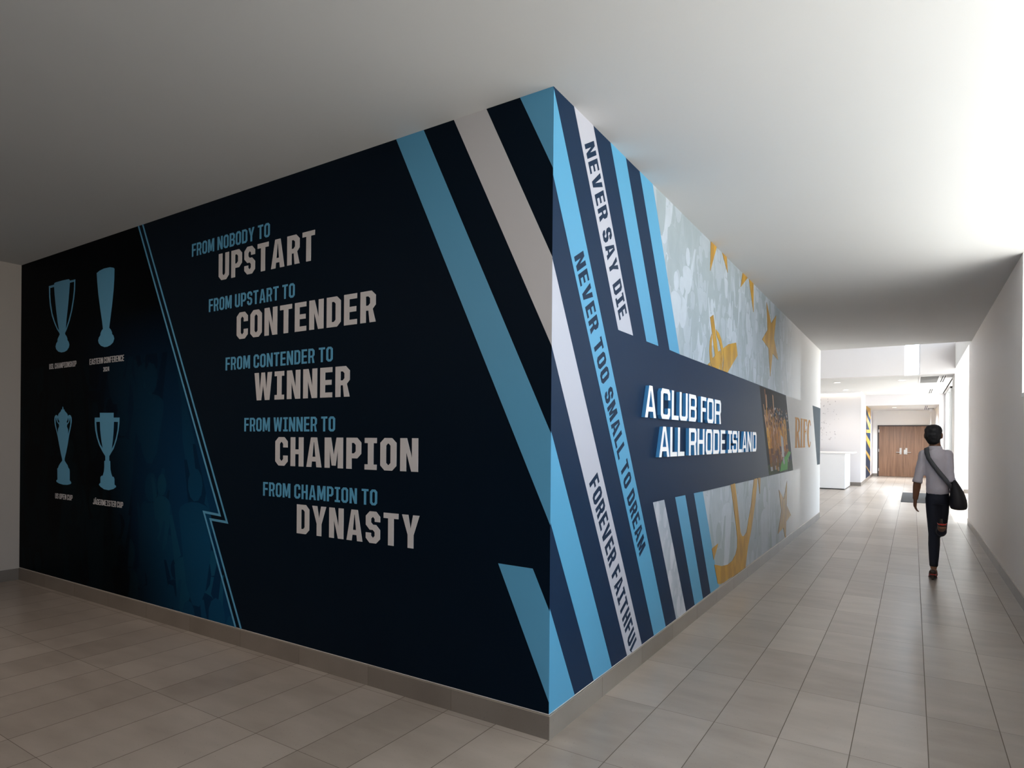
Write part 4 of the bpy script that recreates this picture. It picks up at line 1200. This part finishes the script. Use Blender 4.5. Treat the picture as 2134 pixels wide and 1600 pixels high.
def limb(a, b, c, ra, rm, rb, rc):
    A, B, C_ = Vector(a), Vector(b), Vector(c)
    rings(bm, [(L(*A), ra, ra), (L(*A.lerp(B, .45)), (ra + rb) / 2 * 1.04, (ra + rb) / 2 * 1.04), (L(*B), rb, rb), (L(*B.lerp(C_, .35)), rm, rm), (L(*C_), rc, rc)], 14)
    for p, r in ((A, ra), (B, rb)):
        ellipsoid(bm, L(*p), (r, r, r), 12, 8)
limb(sh_l, el_l, wr_l, .040, .037, .037, .025)
limb(sh_r, el_r, wr_r, .040, .037, .037, .025)
limb(hp_l, kn_l, an_l, .055, .042, .042, .030)
limb(hp_r, kn_r, an_r, .055, .042, .042, .030)
def hand(wr, d, side, palm_n, curl):
    """palm, four unequal bent fingers and a thumb leaving the palm's side"""
    wr, d, n = Vector(wr), Vector(d).normalized(), Vector(palm_n).normalized()
    s = d.cross(n).normalized() * side
    n = s.cross(d).normalized() * side
    def ring(c, rx, ry, nn=10):
        return c, rx, ry
    # palm as a flattened loft
    loops = []
    for t, a, b in ((-.01, .024, .020), (.02, .032, .016), (.055, .040, .015), (.085, .040, .013), (.094, .034, .010)):
        c = wr + d * t
        loops.append([bm.verts.new(L(*(c + s * (a * math.cos(6.2832 * k / 12)) + n * (b * math.sin(6.2832 * k / 12))))) for k in range(12)])
    for a, b in zip(loops, loops[1:]):
        for k in range(12):
            bm.faces.new((a[k], a[(k + 1) % 12], b[(k + 1) % 12], b[k]))
    bm.faces.new(loops[0][::-1])
    bm.faces.new(loops[-1])
    for off, ln in ((-.029, .062), (-.010, .074), (.010, .070), (.028, .055)):
        p0 = wr + d * .08 + s * off
        p1 = p0 + d * (ln * .5) + n * (.006 + .10 * curl * ln)
        p2 = p1 + (d * (.9 - .5 * curl) + n * (.3 + .6 * curl)).normalized() * (ln * .33)
        p3 = p2 + (d * (.7 - .7 * curl) + n * (.5 + .7 * curl)).normalized() * (ln * .27)
        p0, p1, p2, p3 = (p + s * (off * .12 * i) for i, p in enumerate((p0, p1, p2, p3)))
        rings(bm, [(L(*p0), .0088, .0088), (L(*p1), .0086, .0086), (L(*p2), .0078, .0078), (L(*p3), .0058, .0058)], 8)
    t0 = wr + d * .022 - s * .026
    t1 = t0 + (d * .6 - s * .7 + n * .25).normalized() * .035
    t2 = t1 + (d * .95 - s * .2 + n * .3).normalized() * .03
    rings(bm, [(L(*t0), .012, .012), (L(*t1), .0105, .0105), (L(*t2), .0078, .0078)], 8)
hand(wr_l, (-.01, .10, -.30), 1, (.9, .2, .05), .35)
hand(wr_r, (-.12, .2, .02), -1, (-.5, -.2, -.6), .8)
# feet
def foot(an, fw, dn):
    an, f_, d_ = Vector(an), Vector(fw).normalized(), Vector(dn).normalized()
    rings(bm, [(L(*(an - f_ * .05 + d_ * .035)), .028, .030), (L(*(an + d_ * .03)), .034, .036), (L(*(an + f_ * .08 + d_ * .055)), .036, .028), (L(*(an + f_ * .145 + d_ * .075)), .038, .018), (L(*(an + f_ * .185 + d_ * .082)), .026, .012)], 14)
foot(an_l, (.03, 1, -.12), (0, 0, -1))
foot(an_r, (0, -1, -.12), (0, -.12, 1))
body = obj('body', bm, M['skin'], person, True)
M['eye'] = paint('eye_white', (.7, .68, .64, 1), .3)
M['iris'] = paint('dark_iris', (.015, .01, .008, 1), .25)
M['lip'] = paint('brown_lips', (.20, .07, .05, 1), .5)
for s in (-1, 1):
    eb = bmesh.new()
    ellipsoid(eb, L(hd[0] + s * .030, hd[1] + .078, hd[2] + .006), (.013, .009, .007), 14, 10)
    e = obj('eye', eb, M['eye'], person, True)
    eb = bmesh.new()
    ellipsoid(eb, L(hd[0] + s * .030, hd[1] + .0845, hd[2] + .006), (.0055, .004, .0055), 12, 8)
    obj('iris', eb, M['iris'], e, True)
    eb = bmesh.new()
    rings(eb, [(L(hd[0] + s * .012, hd[1] + .088, hd[2] + .026), .003, .003), (L(hd[0] + s * .030, hd[1] + .086, hd[2] + .031), .004, .004), (L(hd[0] + s * .048, hd[1] + .074, hd[2] + .027), .002, .002)], 8)
    obj('eyebrow', eb, M['hair'], person, True)
eb = bmesh.new()
ellipsoid(eb, L(hd[0], hd[1] + .092, hd[2] - .060), (.021, .008, .0075), 14, 8)
obj('lips', eb, M['lip'], person, True)
remesh(body, .0055, 2)

# hair: full, short at the nape
bm = bmesh.new()
for c, r in (((0, -.012, .03), (.078, .092, .078)), ((-.004, -.035, -.015), (.074, .072, .080)), ((0, .03, .055), (.070, .075, .046)), ((-.028, -.03, .04), (.050, .065, .060)), ((.028, -.03, .036), (.050, .065, .062)), ((0, -.05, -.055), (.062, .045, .055))):
    ellipsoid(bm, L(hd[0] + c[0], hd[1] + c[1], hd[2] + c[2]), r, 20, 14)
hair = obj('hair', bm, M['hair'], person, True)
remesh(hair, .006, 2)
tx = bpy.data.textures.new('hair_lumps', 'CLOUDS')
tx.noise_scale = .03
dm = hair.modifiers.new('lumps', 'DISPLACE')
dm.texture = tx
dm.strength = .014

# shirt with sleeves rolled to the elbow, hem hanging loose over the trousers
bm = bmesh.new()
rings(bm, [(L(.042, .005, .91), .104, .106), (L(.040, .0, .96), .106, .110), (L(.034, -.003, 1.05), .100, .104), (L(.026, -.003, 1.18), .107, .106), (L(.020, -.002, 1.27), .110, .098), (L(.020, .0, 1.335), .09, .074), (L(.026, .008, 1.375), .066, .062)], 24)
for a, b in ((sh_l, el_l), (sh_r, el_r)):
    A, B = Vector(a), Vector(b)
    rings(bm, [(L(*A), .050, .052), (L(*A.lerp(B, .5)), .046, .048), (L(*A.lerp(B, .96)), .043, .045), (L(*A.lerp(B, 1.0)), .048, .049), (L(*A.lerp(B, 1.12)), .046, .047)], 18)
    ellipsoid(bm, L(*A), (.052, .054, .052), 14, 10)
shirt = obj('shirt', bm, M['shirt'], person, True)
remesh(shirt, .008, 3)
tx2 = bpy.data.textures.new('shirt_folds', 'CLOUDS')
tx2.noise_scale = .09
dm = shirt.modifiers.new('folds', 'DISPLACE')
dm.texture = tx2
dm.strength = .014
# collar stands round the neck
bm = bmesh.new()
rings(bm, [(L(.012, .010, 1.352), .074, .070), (L(.012, .012, 1.385), .065, .065), (L(.012, .014, 1.402), .060, .061)], 24, False)
co = obj('collar', bm, M['shirt'], shirt, True)
sm = co.modifiers.new('cloth', 'SOLIDIFY')
sm.thickness = .006

# trousers
bm = bmesh.new()
rings(bm, [(L(.038, .01, .80), .098, .098), (L(.038, .008, .86), .106, .110), (L(.038, .0, .93), .101, .100), (L(.036, 0, .985), .094, .092)], 24)
for h_, k_, a_ in ((hp_l, kn_l, an_l), (hp_r, kn_r, an_r)):
    H_, K_, A_ = Vector(h_), Vector(k_), Vector(a_)
    rings(bm, [(L(*H_), .067, .088), (L(*H_.lerp(K_, .4)), .064, .080), (L(*K_), .053, .060), (L(*K_.lerp(A_, .3)), .053, .062), (L(*K_.lerp(A_, .65)), .046, .052), (L(*K_.lerp(A_, .95 if h_[0] < .05 else 1.02)), .038, .042)], 18)
    ellipsoid(bm, L(*K_), (.048, .058, .055), 14, 10)
    ellipsoid(bm, L(*H_), (.062, .088, .085), 14, 10)
tr = obj('trousers', bm, M['trouser'], person, True)
remesh(tr, .008, 3)

# heeled shoes
def shoe(an, fw, dn, name):
    an, f_, d_ = Vector(an), Vector(fw).normalized(), Vector(dn).normalized()
    s = f_.cross(d_).normalized()
    b = bmesh.new()
    prof = [(-.066, .020, .012, .030), (-.045, .038, .034, .034), (-.005, .052, .030, .036), (.06, .076, .026, .037), (.12, .094, .020, .040), (.165, .102, .014, .034), (.20, .106, .007, .014)]
    rings(b, [(L(*(an + f_ * t + d_ * dz)), rx, ry) for t, dz, ry, rx in prof], 16)
    o = obj(name, b, M['shoe'], person, True)
    o.modifiers.new('soft', 'SUBSURF').render_levels = 1
    b = bmesh.new()
    for i in range(6):
        pass
    outline = [(-.068, .02), (-.03, .033), (.05, .03), (.12, .041), (.17, .033), (.205, .0), (.17, -.033), (.12, -.041), (.05, -.03), (-.03, -.033), (-.068, -.02)]
    zt = lambda t: .058 if t < -.02 else (.066 + (t + .02) * .33 if t < .12 else .114)
    lo = [b.verts.new(L(*(an + f_ * t + s * q + d_ * (zt(t) + .004)))) for t, q in outline]
    hi = [b.verts.new(L(*(an + f_ * t + s * q + d_ * (zt(t) - .004)))) for t, q in outline]
    b.faces.new(lo)
    b.faces.new(hi[::-1])
    for i in range(len(lo)):
        j = (i + 1) % len(lo)
        b.faces.new((lo[i], hi[i], hi[j], lo[j]))
    bmesh.ops.recalc_face_normals(b, faces=b.faces)
    so = obj('sole', b, M['sole'], o)
    so['label'] = 'red underside'
    b = bmesh.new()
    rings(b, [(L(*(an - f_ * .045 + d_ * .055)), .022, .022), (L(*(an - f_ * .050 + d_ * .085)), .012, .012), (L(*(an - f_ * .050 + d_ * .117)), .011, .011)], 12)
    obj('heel', b, M['shoe'], o, True)
shoe((.0, -.005, .118), (.03, 1, 0), (0, 0, -1), 'shoe')
shoe(an_r, (0, -1, -.12), (0, -.12, 1), 'shoe')

# shoulder bag, worn by the person: a thing of its own
bag = thing('shoulder_bag', 'black slouchy shoulder bag hanging at the walking person\'s right hip', 'bag', L(.215, -.05, .75))
bm = bmesh.new()
rings(bm, [(L(0.217, -.05, 0.753), .060, .15), (L(0.217, -.05, 0.770), .078, .172), (L(0.213, -.05, 0.845), .078, .165), (L(0.200, -.048, 0.935), .060, .13), (L(0.177, -.045, 1.015), .036, .085), (L(0.170, -.042, 1.065), .018, .05)], 24)
bb = obj('body', bm, M['bag'], bag, True)
sb = bb.modifiers.new('soft', 'SUBSURF')
sb.levels = sb.render_levels = 1
bm = bmesh.new()
rings(bm, [(L(0.275, -.05, 0.825), .010, .085), (L(0.272, -.05, 0.855), .013, .095), (L(0.255, -.05, 0.895), .010, .085)], 14)
obj('pocket', bm, M['bag'], bag, True)
path = [(.172, -.06, 1.03), (.145, -.112, .99), (.10, -.126, 1.06), (.05, -.130, 1.13), (-.005, -.124, 1.21), (-.045, -.110, 1.28), (-.062, -.075, 1.345), (-.062, -.01, 1.385), (-.05, .065, 1.345), (-.02, .116, 1.27), (.04, .126, 1.16), (.10, .122, 1.06), (.15, .092, .99), (.175, .02, 1.02)]
bm = bmesh.new()
cen = Vector((.035, 0, 0))
prev = None
pv = [Vector(p) for p in path]
rows = []
for i, p in enumerate(pv):
    t = (pv[min(i + 1, len(pv) - 1)] - pv[max(i - 1, 0)]).normalized()
    o_ = Vector((p.x - .035, p.y, 0))
    if p.z > 1.33:
        o_ = o_ * .5 + Vector((0, 0, .1))
    o_ = (o_ - t * o_.dot(t)).normalized()
    wd = t.cross(o_).normalized() * .022
    rows.append([bm.verts.new(L(*(p + o_ * .006 + wd))), bm.verts.new(L(*(p + o_ * .006 - wd))), bm.verts.new(L(*(p + wd))), bm.verts.new(L(*(p - wd)))])
for a, b in zip(rows, rows[1:]):
    for i, j in ((0, 1), (1, 3), (3, 2), (2, 0)):
        bm.faces.new((a[i], a[j], b[j], b[i]))
bmesh.ops.recalc_face_normals(bm, faces=bm.faces)
obj('strap', bm, M['strap'], bag, True)
